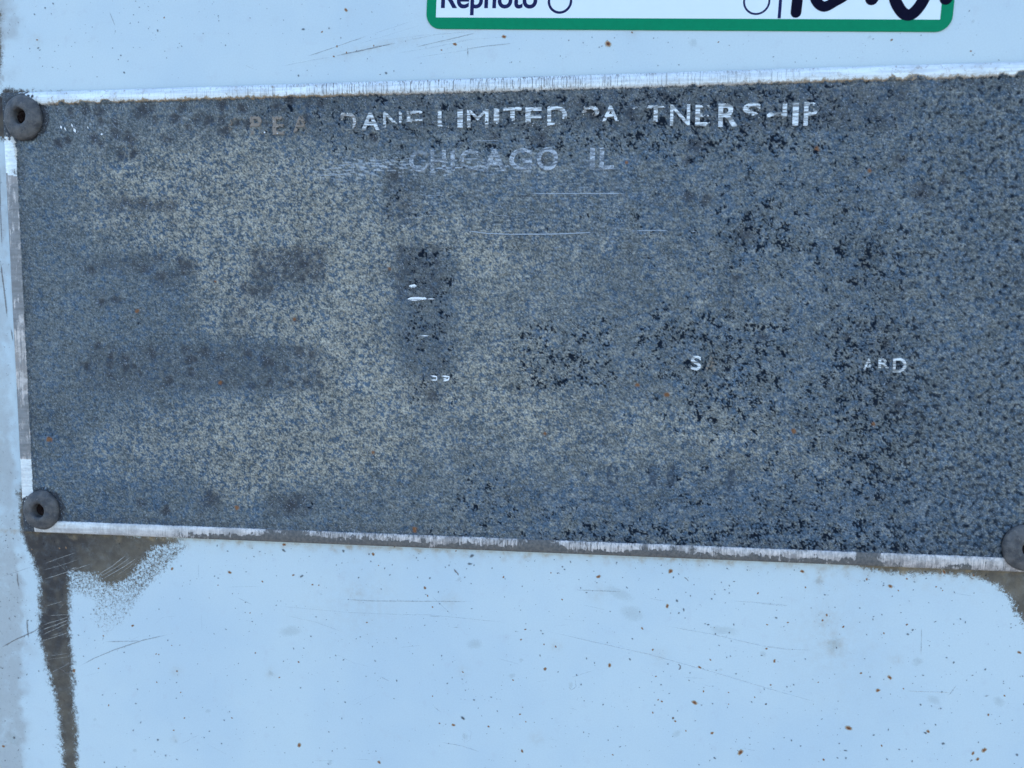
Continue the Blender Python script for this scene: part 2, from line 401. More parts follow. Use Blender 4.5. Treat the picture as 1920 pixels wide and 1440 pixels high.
# ------------------------------------------------------------------ the painted panel
wall_ob = thing('trailer_side_panel', 'chalky white painted metal panel behind the corroded plate, with rust dots and brown dirt streaks', 'panel')
MM = 0.001
def build_panel():
    st = 0.00052
    xs = np.arange(-0.150, 0.150, st); zs = np.arange(0.115, -0.115, -st)
    X, Z = np.meshgrid(xs, zs)
    px, py = photo(X, Z)
    sh = X.shape
    n1 = grf(sh, st * 1000, 14, 0.5); n2 = grf(sh, st * 1000, 4, 0.4); n3 = grf(sh, st * 1000, 1.6, 0.3)
    wob = n1 * 1.6 + n2 * 1.8 + n3 * 2.0
    S = np.full(sh, -400.0)
    def add(pts, w=1.0):
        nonlocal S
        S = np.maximum(S, poly_sdf(px, py, pts))
    add([(33, 925), (46, 900), (120, 985), (132, 1012), (132, 1100), (130, 1180), (138, 1280), (142, 1350), (147, 1460), (150, 1560), (120, 1560), (119, 1440), (110, 1350), (100, 1300), (86, 1245), (72, 1195), (74, 1150), (73, 1085), (52, 1030), (38, 985)])
    add([(60, 985), (345, 1008), (335, 1018), (290, 1030), (262, 1060), (240, 1082), (215, 1092), (180, 1082), (150, 1076), (110, 1070)])
    add([(178, 1075), (262, 1062), (240, 1085), (212, 1100), (190, 1100)])
    add([(1560, 1050), (1900, 1060), (1990, 1040), (1990, 1180), (1925, 1172), (1905, 1150), (1893, 1120), (1872, 1098), (1830, 1080), (1760, 1078), (1700, 1075), (1640, 1068)])
    add([(8, 164), (40, 170), (75, 174), (118, 172), (118, 190), (60, 300), (8, 262), (0, 262), (-30, 240), (-30, 186), (2, 178)])
    add([(-30, 60), (2, 20), (3, 90), (-2, 160), (-30, 170)])
    core = S.copy()
    # far reach of loose flecks around the dirt (the fray breaks the edge into islands)
    fray = 0.10 + 0 * px
    fz = gauss(px, py, 235, 1110, 60, 50) + 0.8 * gauss(px, py, 215, 1150, 45, 30) + 0.6 * gauss(px, py, 320, 1030, 40, 12) + 0.75 * gauss(px, py, 165, 1085, 35, 22)
    lobe = poly_sdf(px, py, [(130, 1050), (345, 1025), (300, 1070), (262, 1110), (235, 1160), (200, 1190), (175, 1165), (185, 1120), (140, 1110)])
    soft = np.clip(0.0 + lobe / 30, -1, 0.0) - 0.01 - 0.0025 * np.clip(py - 1080, 0, 200)
    stain = np.maximum(np.clip((core + .6 * wob) / 22, -1.2, 1.0), np.where(lobe > -25, soft, -1.2))
    fray = 1.5 + 0.9 * np.clip(fz, 0, 1)
    fray = fray + 0.7 * gauss(px, py, 1905, 1150, 30, 30) + 0.5 * gauss(px, py, 110, 1380, 40, 90) + 0.6 * gauss(px, py, 1690, 1080, 120, 14)
    fray = fray + 1.0 * gauss(px, py, 270, 1062, 45, 30, -35) + 1.2 * gauss(px, py, 1895, 1130, 35, 40)
    tone = gauss(px, py, 98, 1035, 34, 42) + 0.8 * gauss(px, py, 100, 1120, 24, 80) + .35 * box(px, py, 85, 150, 1150, 1460, 12) + .35 * gauss(px, py, 190, 1040, 80, 25) + 0.6 * gauss(px, py, 150, 1010, 80, 12) + 0.9 * gauss(px, py, 10, 200, 50, 50) + 0.7 * gauss(px, py, 78, 1180, 9, 28, 15) + 0.6 * gauss(px, py, 1900, 1075, 60, 9) + 0.45 * gauss(px, py, 60, 990, 40, 25)
    tone = np.clip(tone * (0.85 + 0.15 * n2), 0, 0.95)
    haze = 0.85 * (1 - ss(0, 66, px + 14 * n1 + 6 * n2)) * (1 - ss(60, 125, py)) + 0.6 * (1 - ss(10, 75, px + 8 * n1)) * ss(1000, 1080, py) + 0.75 * (1 - ss(4, 32, px + 0.0 * py - np.clip((py - 600) * 0.04, 0, 20) + 4 * n2)) * ss(255, 330, py)
    haze = haze + 0.45 * gauss(px, py, 30, 1385, 22, 30) + 0.35 * gauss(px, py, 20, 1180, 40, 70) + 0.4 * gauss(px, py, 22, 135, 26, 14) + 0.9 * (1 - ss(0, 9, px + 3 * n3)) * (1 - ss(150, 175, py)) + 0.35 * gauss(px, py, 10, 870, 20, 60)
    haze = np.clip(haze, 0, 1)
    edge_y = np.interp(px, [60, 110, 500, 1000, 1500, 1886], [996, 997, 1018, 1039, 1057, 1068])
    d = py - edge_y
    yellow = np.exp(-np.clip(d, 0, 999) / (4 + 9 * ss(1400, 1700, px) + 3.0 * np.clip(n2, -0.5, 2))) * ss(-6, 0, d) * (0.75 + 0.3 * n2)
    yellow = yellow + 0.35 * box(px, py, 560, 800, 50, 110, 40) * np.clip(gauss(px, py, 680, 95, 90, 6, -13), 0, 1)
    for (bx, by, r, a) in ((667, 1112, 9, .35), (845, 1127, 10, .35), (868, 1260, 7, .4), (700, 1128, 40, .12), (1042, 1212, 7, .4), (1235, 1232, 11, .28), (1120, 1112, 12, .25), (1564, 1209, 14, .4), (1545, 1160, 12, .45), (1681, 1238, 7, .35), (1006, 1384, 8, .35), (326, 1385, 5, .35), (508, 1262, 8, .25), (70, 75, 8, .35), (330, 1259, 8, .3), (1185, 62, 9, .25), (1539, 1090, 8, .5), (865, 72, 40, .10), (1540, 1190, 60, .10), (620, 1140, 60, .08), (1600, 1250, 80, .06)):
        yellow = yellow + a * gauss(px, py, bx, by, r)
    yellow = np.clip(yellow, 0, 0.9)
    # gentle unevenness of sheet metal and a small step of thicker paint film on the left
    Y = n1 * 0.000012 + np.zeros(sh)
    film = poly_sdf(px, py, [(-200, 300), (-2, 300), (2, 480), (14, 600), (30, 700), (30, 640), (24, 600), (60, 600), (60, 1600), (-200, 1600)])
    Y += -0.00004 * ss(-1.5, 1.5, film)
    front = grid_mesh('painted_face', X, Y, Z, dict(stain=stain, fray=fray, tone=tone, haze=haze, yellow=yellow), M_PANEL, parent=wall_ob)
    # sheet metal edges and back, running on past the picture
    x0, x1, z0, z1 = xs[0], xs[-1], zs[-1], zs[0]
    v, f = [], []
    def slab(a, b, c, e, y0=-0.0, y1=0.003):
        k = len(v)
        v.extend([(a, y0, c), (b, y0, c), (b, y0, e), (a, y0, e), (a, y1, c), (b, y1, c), (b, y1, e), (a, y1, e)])
        f.extend([(k, k + 1, k + 2, k + 3), (k + 4, k + 7, k + 6, k + 5), (k, k + 4, k + 5, k + 1), (k + 1, k + 5, k + 6, k + 2), (k + 2, k + 6, k + 7, k + 3), (k + 3, k + 7, k + 4, k)])
    W = 0.42
    slab(-W, x0, -W, W); slab(x1, W, -W, W); slab(x0, x1, -W, z0); slab(x0, x1, z1, W)
    slab(x0, x1, z0, z1, 0.0012, 0.003)
    nv = len(v)
    mesh_obj('sheet_metal', v, f, M_PANEL, wall_ob, dict(stain=np.full(nv, -1.2), fray=np.full(nv, .1), tone=np.zeros(nv), haze=np.zeros(nv), yellow=np.zeros(nv)))
build_panel()

# ------------------------------------------------------------------ spots, specks and scratches lying on a surface
def blob_mesh(name, items, mat, parent, y0, seg=11, lift=0.0):
    """items: (px, py, radius px, stretch, angle); soft edged islands with a 'core' value"""
    v, f, a = [], [], []
    for i, (x, y, r, stv, ang) in enumerate(items):
        cx, cz = wall(x, y)
        R = r * 0.000125
        k = len(v)
        v.append((cx, y0 - lift * R, cz)); a.append(1.0)
        ph = random.random() * 6
        wob = [1 + 0.22 * math.sin(2 * t * 6.283 / seg + ph) + random.uniform(-.16, .16) for t in range(seg)]
        for ring, (rr, aa) in enumerate(((0.45, 0.72), (1.0, 0.0))):
            for t in range(seg):
                th = t * 2 * math.pi / seg
                ux, uz = math.cos(th) * rr * wob[t] * stv, math.sin(th) * rr * wob[t]
                c, s = math.cos(ang), math.sin(ang)
                v.append((cx + R * (ux * c - uz * s), y0 - lift * R * (0.6 if ring == 0 else 0), cz + R * (ux * s + uz * c))); a.append(aa)
        for t in range(seg):
            u = (t + 1) % seg
            f.append((k, k + 1 + t, k + 1 + u))
            f.append((k + 1 + t, k + 1 + seg + t, k + 1 + seg + u, k + 1 + u))
    return mesh_obj(name, v, f, mat, parent, dict(core=a), smooth=True)

def line_mesh(name, items, mat, parent, y0):
    """items: ([(px,py)...], width px, strength)"""
    v, f, a = [], [], []
    for pts, w, stg in items:
        if mat is M_SCR_L: w *= .85
        P = [Vector(wall(*p, -y0)) for p in pts]
        # resample
        Q = []
        for i in range(len(P) - 1):
            n = max(2, int((P[i + 1] - P[i]).length / 0.0012))
            for k in range(n): Q.append(P[i].lerp(P[i + 1], k / n))
        Q.append(P[-1])
        n = len(Q)
        base = len(v)
        for i, q in enumerate(Q):
            d = (Q[min(i + 1, n - 1)] - Q[max(i - 1, 0)]).normalized()
            nrm = Vector((-d.y, d.x))
            t = i / (n - 1)
            tap = min(1, 5 * t + 0.25, 5 * (1 - t) + 0.25)
            hw = w * 0.0000625 * tap * random.uniform(.75, 1.2)
            q = q + nrm * random.uniform(-1, 1) * 0.00002
            for sgn, aa in ((-1, 0.0), (0, stg * tap), (1, 0.0)):
                r = q + nrm * hw * sgn * (1.6 if sgn else 1)
                v.append((r.x, y0, r.y)); a.append(aa)
        for i in range(n - 1):
            k = base + i * 3
            f.append((k, k + 3, k + 4, k + 1)); f.append((k + 1, k + 4, k + 5, k + 2))
    return mesh_obj(name, v, f, mat, parent, dict(core=a))

YW = -0.00006
rust = [(323, 1066, 6), (431, 1073, 6), (492, 1090, 5), (409, 1097, 3.5), (249, 1173, 6), (469, 1149, 4), (293, 1226, 4), (298, 1227, 4), (294, 1279, 4.5), (346, 1346, 4.5), (435, 1346, 4), (204, 1322, 4.5), (326, 1369, 5), (185, 1253, 4.5), (139, 1257, 8), (7, 1399, 6), (479, 1224, 4), (194, 1192, 5), (332, 1258, 5), (339, 1298, 4), (322, 1210, 3), (112, 1028, 4), (60, 1030, 4), (124, 1027, 5),
        (700, 1039, 6), (550, 1078, 5), (586, 1096, 5), (598, 1097, 4), (797, 1102, 6), (802, 1117, 4.5), (811, 1138, 4), (688, 1167, 4), (560, 1241, 5), (524, 1270, 4), (561, 1397, 8.5), (711, 1429, 7), (850, 1359, 6), (916, 1362, 5), (824, 1356, 4.5), (868, 1260, 5), (975, 1339, 5), (986, 1353, 4), (979, 1408, 6), (985, 1180, 4.5), (977, 1199, 5), (944, 1082, 5), (962, 1275, 4), (533, 1021, 7), (811, 1305, 3.5), (710, 1060, 3), (855, 1033, 4), (740, 1025, 4),
        (1122, 1081, 7), (1257, 1071, 9), (1251, 1136, 7), (1204, 1178, 5), (1224, 1218, 5), (1143, 1247, 7), (1022, 1254, 6), (1042, 1212, 5), (1020, 1208, 4), (1421, 1112, 5), (1452, 1239, 6), (1438, 1171, 4.5), (1477, 1167, 4.5), (1332, 1237, 5), (1312, 1251, 6), (1319, 1296, 5.5), (1302, 1317, 9), (1335, 1374, 6), (1388, 1410, 11), (1266, 1352, 5), (1262, 1346, 4.5), (1224, 1336, 5), (1234, 1312, 4), (1241, 1315, 4.5), (1445, 1284, 5), (1054, 1124, 4), (1230, 1268, 4), (1033, 1074, 3.5), (1437, 1216, 5), (1366, 1298, 3.5), (1415, 1307, 4), (1366, 1320, 3), (1286, 1370, 4), (1436, 1320, 3.5), (1149, 1415, 4),
        (1504, 1071, 6), (1510, 1101, 4.5), (1669, 1099, 7), (1684, 1107, 4), (1625, 1086, 5.5), (1550, 1153, 5), (1542, 1163, 5), (1581, 1175, 5), (1700, 1171, 5), (1614, 1262, 5.5), (1668, 1270, 7.5), (1646, 1294, 6.5), (1591, 1365, 10), (1740, 1371, 6), (1653, 1398, 4.5), (1845, 1406, 8), (1824, 1412, 6), (1833, 1423, 6), (1544, 1424, 5), (1911, 1223, 6), (1853, 1340, 5), (1883, 1304, 5), (1657, 1187, 4), (1534, 1279, 3.5), (1767, 1107, 3), (1755, 1100, 4), (1700, 1085, 5), (1770, 1072, 6), (1825, 1078, 5), (1694, 1291, 3.5),
        (1140, 82, 10), (945, 69, 7), (853, 83, 6.5), (828, 94, 4), (1185, 61, 4.5), (1347, 79, 3.5), (1672, 75, 5), (649, 19, 6), (604, 60, 4.5), (632, 87, 4.5), (626, 106, 4.5), (308, 33, 4), (70, 75, 5), (650, 99, 4), (701, 86, 4), (1820, 96, 4)]
blob_mesh('rust_spots', [(x, y, r * (0.50 if r < 6 else 0.66), random.uniform(.85, 1.25), random.uniform(0, 3)) for x, y, r in rust], M_RUST, wall_ob, YW, lift=0.12)['kind'] = 'stuff'

plate_poly_top = lambda x: np.interp(x, [0, 80, 480, 880, 1360, 1920], [176, 174, 157, 142, 131, 119])
plate_bot = lambda x: np.interp(x, [0, 110, 500, 1000, 1500, 1920], [992, 997, 1018, 1039, 1057, 1069])
specks = [(10, 186, 0.1, 1, 0), (566, 1080, 4.5, 1.3, .5), (65, 27, 3, 1, 0), (296, 58, 3, 1.2, -.6), (233, 136, 3.2, 1, 0), (227, 104, 2.5, 1, 0), (569, 55, 3.5, 1.2, 0), (560, 142, 3, 1, 0), (724, 137, 3, 1.6, -.7), (423, 85, 2.5, 1, 1), (617, 53, 2.5, 1, 0), (885, 1042, 5, 1.4, .3), (881, 1057, 4, 1.8, .2), (532, 1032, 4.5, 1.4, -.4), (644, 1033, 4, 1.4, -.4), (692, 1039, 3, 1, 0), (806, 1084, 3, 1, 0), (1282, 1143, 5, .7, 0), (1273, 1149, 3, 1, 0), (1181, 1236, 3.5, 1, 0), (1269, 1126, 3, 1.5, -.6), (1328, 1171, 3, 1.2, 0), (868, 1346, 4, 2.4, -.9), (705, 1408, 3, .5, .2), (744, 1276, 3, 1, 0), (889, 1312, 3, 1, 0), (839, 1281, 2.6, 1, 0), (921, 1307, 2.6, 1, 0), (255, 1319, 3, 1, 0), (296, 1387, 3.2, 1.2, 0), (250, 1369, 3, 1, 0), (196, 1429, 3, 1, 0), (233, 1223, 2.5, 1, 0), (1455, 1158, 3, 1.2, 0), (1380, 1263, 3, .8, 0), (1340, 1421, 3, 1.3, 0), (1702, 1189, 3.5, 1.2, .4), (1711, 1181, 3, 1, 0), (1788, 1242, 3, 1, 0), (1847, 1255, 3, 1, 0), (1907, 1415, 4, 1, 0), (1585, 1407, 3, 1.3, 0), (1638, 1378, 3, 1, 0), (1436, 1320, 3.5, 1, 0), (1484, 1388, 4, .5, .3), (1586, 1421, 4, .6, .5), (1726, 1321, 3.2, 1, 0), (1768, 1394, 3.5, 1.5, .2), (1735, 1374, 3.6, 1.2, 0), (1631, 1269, 2.5, 1, 0), (25, 1010, 3, 1, 0), (73, 1258, 3, 1, 0), (35, 1271, 3, 1, 0), (27, 1383, 6, .7, .2), (240, 1125, 3, 1, 0), (72, 90, 3.5, 1, 0), (85, 15, 3, 1, 0), (100, 7, 3, 1, 0)]
for _ in range(1600):
    x = random.uniform(-40, 1960)
    if random.random() < 0.27:
        y = random.uniform(-60, 150); r = random.choice((0.9, 1.1, 1.6))
        if y > plate_poly_top(x) - 6: continue
    else:
        e = float(plate_bot(x)) + 8
        y = e + (random.random() ** (1.9 if random.random() < .5 else 1)) * (1500 - e); r = random.choice((0.9, 1.1, 1.3, 1.6, 2.2))
    specks.append((x, y, r * (0.8 if r < 1.5 else 0.95), random.uniform(1, 1.7), random.uniform(0, 3.1)))
blob_mesh('grime_specks', specks, M_SPECK, wall_ob, YW - 0.00002, seg=7)['kind'] = 'stuff'
smudge = [(602, 1114, 4.5, 1, 0), (977, 1237, 6, 1, 0), (861, 1086, 6, 1.2, .2), (1269, 1375, 11, 1.1, .5), (1351, 1255, 5, 1, 0), (1431, 1226, 9, 1.1, 0), (1564, 1209, 20, 1.1, 0), (890, 1208, 17, 1.2, .8), (1630, 70, 5.5, 1, 0), (1824, 40, 5, 1, 0), (1185, 1150, 22, 1.8, -.1), (1160, 1112, 20, 2, -.3), (1070, 1285, 10, .8, 0), (508, 1262, 9, 1, 0), (1356, 1182, 16, 2.2, -.2), (330, 1390, 7, .6, 0), (25, 1385, 28, 1, 0), (1720, 1240, 14, 1, 0), (1750, 1312, 17, 1, 0), (1873, 1315, 15, 1, 0), (1535, 1090, 9, 1.3, 0), (618, 1430, 8, 1.3, 0), (872, 1381, 12, .7, 0), (253, 1407, 6, 1.4, 0), (545, 1183, 20, 1.5, 0), (390, 1333, 8, 1, 0), (178, 1349, 6, 1, 0), (1300, 80, 10, 1.5, 0), (1155, 1000, 3, 1, 0), (960, 1267, 9, 1, 0)]
blob_mesh('faint_smudges', smudge, M_SMUDGE, wall_ob, YW + 0.00002)['kind'] = 'stuff'
Lz = lambda *p: [(x / 3.272, 1000 + y / 3.272) for x, y in p]
Mz = lambda *p: [(500 + x / 3.272, 1000 + y / 3.272) for x, y in p]
Nz = lambda *p: [(1000 + x / 3.272, 1000 + y / 3.272) for x, y in p]
Oz = lambda *p: [(1420 + x / 3.79, 1060 + y / 3.79) for x, y in p]
Tz = lambda *p: [(400 + x / 3.84, y / 3.84) for x, y in p]
dark = [([(0, 485), (8, 545), (14, 600)], 3.5, 1.0), ([(20, 612), (25, 645)], 3, 1.0), ([(-2, 300), (1, 400), (4, 470)], 3, .9), (Lz((0, 705), (90, 655), (210, 600), (290, 545)), 3.2, .9), (Lz((470, 825), (580, 765), (700, 715), (880, 655), (1050, 617)), 2.4, .75), (Lz((640, 665), (880, 660)), 2, .7), (Lz((165, 510), (168, 590), (178, 655)), 3.5, 1), (Lz((105, 230), (108, 290), (118, 340)), 3.5, .9), (Lz((155, 560), (175, 565)), 2, .6), (Lz((345, 810), (410, 858), (440, 850)), 4, .9), (Lz((625, 665), (640, 625)), 4, .7),
        (Tz((650, 415), (900, 330), (1130, 250)), 1.8, .65), (Tz((870, 405), (1100, 355), (1330, 305)), 2.6, .8), (Tz((1430, 345), (1560, 315), (1900, 235)), 2.0, .7), (Tz((1830, 325), (1833, 425)), 2.2, 1), (Tz((1790, 358), (1960, 332), (2170, 310)), 1.8, .7), (Tz((805, 130), (840, 205)), 1, .2),
        ([(204, 20), (210, 34), (218, 53)], 1.8, .7), (Mz((430, 402), (650, 415), (1200, 418), (1300, 417)), 1.9, .65), (Mz((980, 505), (1080, 513)), 1.8, .6), (Mz((1130, 577), (1195, 577)), 2, .8), (Nz((250, 346), (380, 352), (550, 358)), 2, .6), (Oz((1168, 425), (1166, 530), (1163, 640)), 1.8, .65), (Oz((1350, 938), (1420, 845)), 2.2, .6), (Oz((1605, 935), (1655, 922)), 3, .8), (Mz((1148, 215), (1160, 236), (1172, 245), (1176, 262)), 3.4, 1.2), (Nz((920, 265), (940, 280), (957, 298)), 2.4, .9), (Nz((885, 800), (901, 812), (900, 830), (890, 840)), 2.6, 1.1), (Mz((1195, 1125), (1210, 1143)), 3.5, .9)]
faint = [(Tz((480, 478), (700, 435), (870, 405)), 2, .6), (Tz((1130, 250), (1300, 195), (1450, 145)), 1.8, .6), (Tz((1330, 305), (1600, 250), (1900, 222)), 2, .6), (Tz((1280, 390), (1560, 345), (1920, 270)), 1.8, .6), (Tz((1450, 415), (1900, 350)), 1.8, .6), (Tz((200, 455), (320, 510)), 1.6, .6), (Tz((1000, 330), (1300, 240), (1540, 165)), 1.6, .5), (Tz((1150, 300), (1500, 255), (2000, 215)), 1.6, .5), (Tz((1540, 310), (1900, 280), (2200, 262)), 1.8, .5),
         (Nz((20, 585), (300, 650), (700, 740), (1100, 850), (1636, 1010)), 1.8, .75), (Nz((780, 562), (1100, 620), (1400, 690), (1636, 718)), 1.8, .75), (Nz((1200, 412), (1590, 442)), 1.6, .7), (Mz((100, 500), (300, 545), (480, 610)), 1.8, .6), (Mz((0, 440), (500, 485), (980, 505)), 1.5, .6), (Mz((720, 495), (1000, 500), (1300, 530), (1500, 550)), 1.6, .65), (Mz((680, 870), (770, 915)), 3, .7), (Mz((1020, 1060), (1075, 1100)), 2.6, .9), (Mz((1060, 1280), (1200, 1305), (1320, 1345)), 2, .8), (Mz((280, 1395), (430, 1395)), 1.8, .6), (Mz((410, 730), (560, 810)), 1.8, .5),
         (Oz((0, 855), (200, 910), (430, 975)), 1.6, .7), (Oz((0, 570), (200, 597), (420, 602)), 1.6, .7), (Oz((0, 270), (240, 290)), 1.6, .7), (Lz((1218, 170), (1218, 290)), 1.8, .7), (Lz((1440, 385), (1560, 445)), 2.2, .7), (Lz((1236, 480), (1240, 620)), 1.6, .5), (Lz((930, 570), (1000, 515), (1100, 505)), 1.5, .5), (Lz((0, 270), (210, 200)), 2, .7), (Lz((1380, 330), (1600, 325)), 1.5, .6), (Mz((1210, 1190), (1212, 1290), (1250, 1265), (1255, 1215), (1210, 1190)), 1.6, .6), (Nz((210, 935), (235, 962), (262, 940), (255, 880)), 1.8, .8)]
for _ in range(40):
    x, y = random.uniform(80, 1900), random.uniform(1090, 1440); L = random.uniform(12, 60); an = random.gauss(0.12, 0.35)
    faint.append(([(x, y), (x + L * math.cos(an), y + L * math.sin(an))], random.uniform(1.2, 2), random.uniform(.4, .65)))
light = [(Lz((262, 190), (370, 150), (482, 112)), 2.2, .8), (Lz((245, 232), (400, 188), (500, 152)), 2.2, .7), (Lz((262, 285), (430, 232), (575, 180)), 2.4, .9), (Lz((330, 160), (400, 225), (450, 280)), 1.8, .7), (Lz((590, 262), (690, 200), (780, 128)), 2.6, 1), (Lz((600, 275), (720, 205), (815, 135)), 2.2, .9), (Lz((612, 290), (760, 205), (850, 145)), 2.4, 1), (Lz((700, 270), (800, 200), (852, 150)), 1.8, .7), (Lz((415, 225), (485, 205)), 5, 1),
         (Lz((270, 450), (400, 412)), 2, .8), (Lz((355, 475), (410, 410)), 1.8, .7), (Lz((285, 505), (435, 497)), 2, .8), (Lz((255, 565), (430, 510)), 2.2, .9), (Lz((250, 595), (430, 528)), 2.6, 1), (Lz((255, 625), (430, 545)), 2.2, .9), (Lz((245, 665), (430, 605)), 2.4, .8), (Lz((300, 575), (380, 555)), 5, .7), (Lz((300, 635), (425, 590)), 2, .7), (Lz((300, 752), (430, 735)), 1.8, .8), (Lz((285, 775), (440, 755)), 1.8, .7), (Lz((305, 860), (440, 790)), 2, .8), (Lz((405, 868), (470, 835)), 2.2, .9), (Lz((250, 320), (235, 480), (215, 600)), 1.6, .6), (Lz((262, 330), (240, 500)), 1.6, .6), (Lz((460, 1000), (462, 1120)), 2, .6), (Lz((600, 350), (700, 325)), 2, .8), (Lz((445, 1230), (455, 1320)), 1.8, .6)]
light += [([(200, 1188), (205, 1178)], 2, .3), (Oz((1790, 262), (1812, 232)), 3, .9), (Oz((1040, 893), (1390, 905)), 1.5, .9)]
for nm, it, mt in (('dark_scratches', dark, M_SCR_D), ('faint_scratches', faint, M_SCR_F), ('light_scratches', light, M_SCR_L)):
    line_mesh(nm, it, mt, wall_ob, YW - 0.00001)['kind'] = 'stuff'

# ------------------------------------------------------------------ letter shapes
_tri = {}
def letter_tris(ch, bold=0.018):
    k = (ch, bold)
    if k in _tri: return _tri[k]
    cu = bpy.data.curves.new('lettershape', 'FONT'); cu.body = ch; cu.offset = bold; cu.resolution_u = 6
    ob = bpy.data.objects.new('lettershape', cu); COL.objects.link(ob)
    dg = bpy.context.evaluated_depsgraph_get(); me = ob.evaluated_get(dg).to_mesh()
    me.calc_loop_triangles()
    co = np.array([v.co[:2] for v in me.vertices]); tr = np.array([t.vertices[:] for t in me.loop_triangles])
    T = co[tr]
    lo, hi = co.min(0), co.max(0)
    T = (T - lo) / (hi - lo)
    ob.evaluated_get(dg).to_mesh_clear()
    bpy.data.objects.remove(ob); bpy.data.curves.remove(cu)
    _tri[k] = (T, (hi - lo))
    return _tri[k]
def letter_mask(ch, U, V, bold=0.02):
    if ch in 'MNW': bold = 0.0
    """U,V in 0..1 over the letter's own box (V up)"""
    T, _ = letter_tris(ch, bold)
    m = np.zeros(U.shape, bool)
    for a, b, c in T:
        d = (b[0] - a[0]) * (c[1] - a[1]) - (c[0] - a[0]) * (b[1] - a[1])
        if abs(d) < 1e-12: continue
        w1 = ((U - a[0]) * (c[1] - a[1]) - (c[0] - a[0]) * (V - a[1])) / d
        w2 = ((b[0] - a[0]) * (V - a[1]) - (U - a[0]) * (b[1] - a[1])) / d
        m |= (w1 >= -1e-6) & (w2 >= -1e-6) & (w1 + w2 <= 1 + 1e-6)
    return m

# char, x0, x1, ytop, ybottom (photograph), keep ranges [(u0,u1,v0,v1)], fill 0..1, tanned 0..1
FULL = [(0, 1, 0, 1)]
LETTERS = [
 ('G', 428, 462, 219, 252, [(0, .45, .2, 1)], .5, .95), ('R', 470, 499, 218, 252, [(0, 1, .4, 1), (0, .4, 0, .3)], .75, .9), ('E', 512, 534, 219, 253, [(0, .35, 0, 1), (0, 1, 0, .18), (0, 1, .42, .58), (0, .8, .85, 1)], .8, .75), ('A', 550, 580, 216, 250, [(0, .75, .3, 1), (0, .4, 0, .3)], .78, .85), 
 ('D', 639, 669, 212, 246, [(0, 1, .6, 1), (.75, 1, .1, .7)], .85, .5), ('A', 678, 712, 211, 245, FULL, .97, .0), ('N', 719, 754, 210, 244, [(0, .55, .15, 1), (.6, 1, .35, 1)], .88, .15), ('E', 763, 793, 208, 242, [(0, 1, .78, 1), (.05, 1, .35, .55), (0, .25, .35, 1)], .85, .15),
 ('L', 821, 845, 207, 241, [(0, .4, .1, 1)], .8, .3), ('I', 858, 868, 206, 240, FULL, .9, .1), ('M', 876, 916, 206, 240, FULL, .82, .15), ('I', 926, 936, 204, 238, [(0, 1, .2, 1)], .85, .2), ('T', 944, 978, 202, 237, [(0, 1, .8, 1), (.3, .7, .3, .9)], .85, .25), ('E', 985, 1016, 202, 237, [(0, 1, .8, 1), (0, .3, .2, 1), (0, 1, .3, .55)], .92, .12), ('D', 1026, 1063, 200, 236, [(0, .3, 0, 1), (0, 1, .45, 1)], .93, .05),
 ('P', 1091, 1123, 200, 234, [(0, 1, .6, 1), (.7, 1, .4, 1)], .5, .45), ('A', 1129, 1160, 199, 228, FULL, .9, .1), ('R', 1172, 1207, 199, 232, [(.75, 1, .45, 1), (.4, 1, .8, 1)], .6, .45), ('T', 1212, 1246, 198, 229, [(0, 1, .78, 1), (.3, .7, 0, 1)], .85, .25), ('N', 1256, 1293, 197, 236, FULL, .92, .12), ('E', 1303, 1330, 197, 237, [(0, .45, 0, 1), (0, .8, 0, .2)], .93, .05), ('R', 1346, 1383, 195, 238, [(0, 1, .3, 1), (.0, .3, 0, .3), (.6, 1, 0, .3)], .93, .05),
 ('S', 1392, 1426, 194, 234, [(0, 1, .45, 1)], .9, .2), ('H', 1437, 1474, 194, 236, [(0, 1, .38, .58), (.7, 1, .3, 1)], .9, .25), ('I', 1485, 1496, 193, 236, FULL, .97, .05), ('P', 1506, 1532, 192, 236, [(0, .35, 0, 1), (.2, 1, .25, .55)], .92, .1),
 ('S', 1295, 1314, 667, 694, FULL, 1, .0), ('A', 1321, 1343, 668, 696, [(0, 1, 0, 1)], .4, .9), ('A', 1618, 1637, 672, 694, FULL, .75, .25), ('R', 1646, 1666, 672, 690, [(0, 1, .3, 1)], 1, .0), ('D', 1673, 1698, 671, 698, FULL, 1, .0),
]
GHOST = [('C', 768, 800, 283, 322, FULL, .72), ('H', 808, 836, 282, 321, FULL, .6), ('I', 845, 853, 282, 320, FULL, .7), ('C', 862, 897, 281, 321, FULL, .55), ('A', 905, 950, 280, 322, FULL, .7), ('G', 955, 997, 279, 320, FULL, .75), ('O', 1007, 1046, 277, 320, FULL, .88), ('I', 1106, 1115, 277, 318, FULL, .75), ('L', 1124, 1151, 277, 318, FULL, .7)]
STAMP = [('0', 1136, 1160, 870, 912), ('1', 1216, 1230, 872, 912), ('1', 1250, 1264, 872, 914), ('1', 1364, 1377, 880, 924), ('1', 558, 570, 768, 806), ('1', 622, 634, 768, 800), ('1', 650, 662, 768, 800), ('W', 668, 688, 392, 412), ('W', 688, 708, 393, 414), ('W', 708, 728, 393, 414)]

def letter_frame(x0, x1, yt, yb):
    ax, az = wall(x0, yb, T_FACE); bx, _ = wall(x1, yb, T_FACE); _, tz = wall(x0, yt, T_FACE)
    return ax, bx, az, tz

plate = thing('nameplate', 'corroded blue grey metal maker plate with raised rim, riveted to the white panel', 'nameplate')

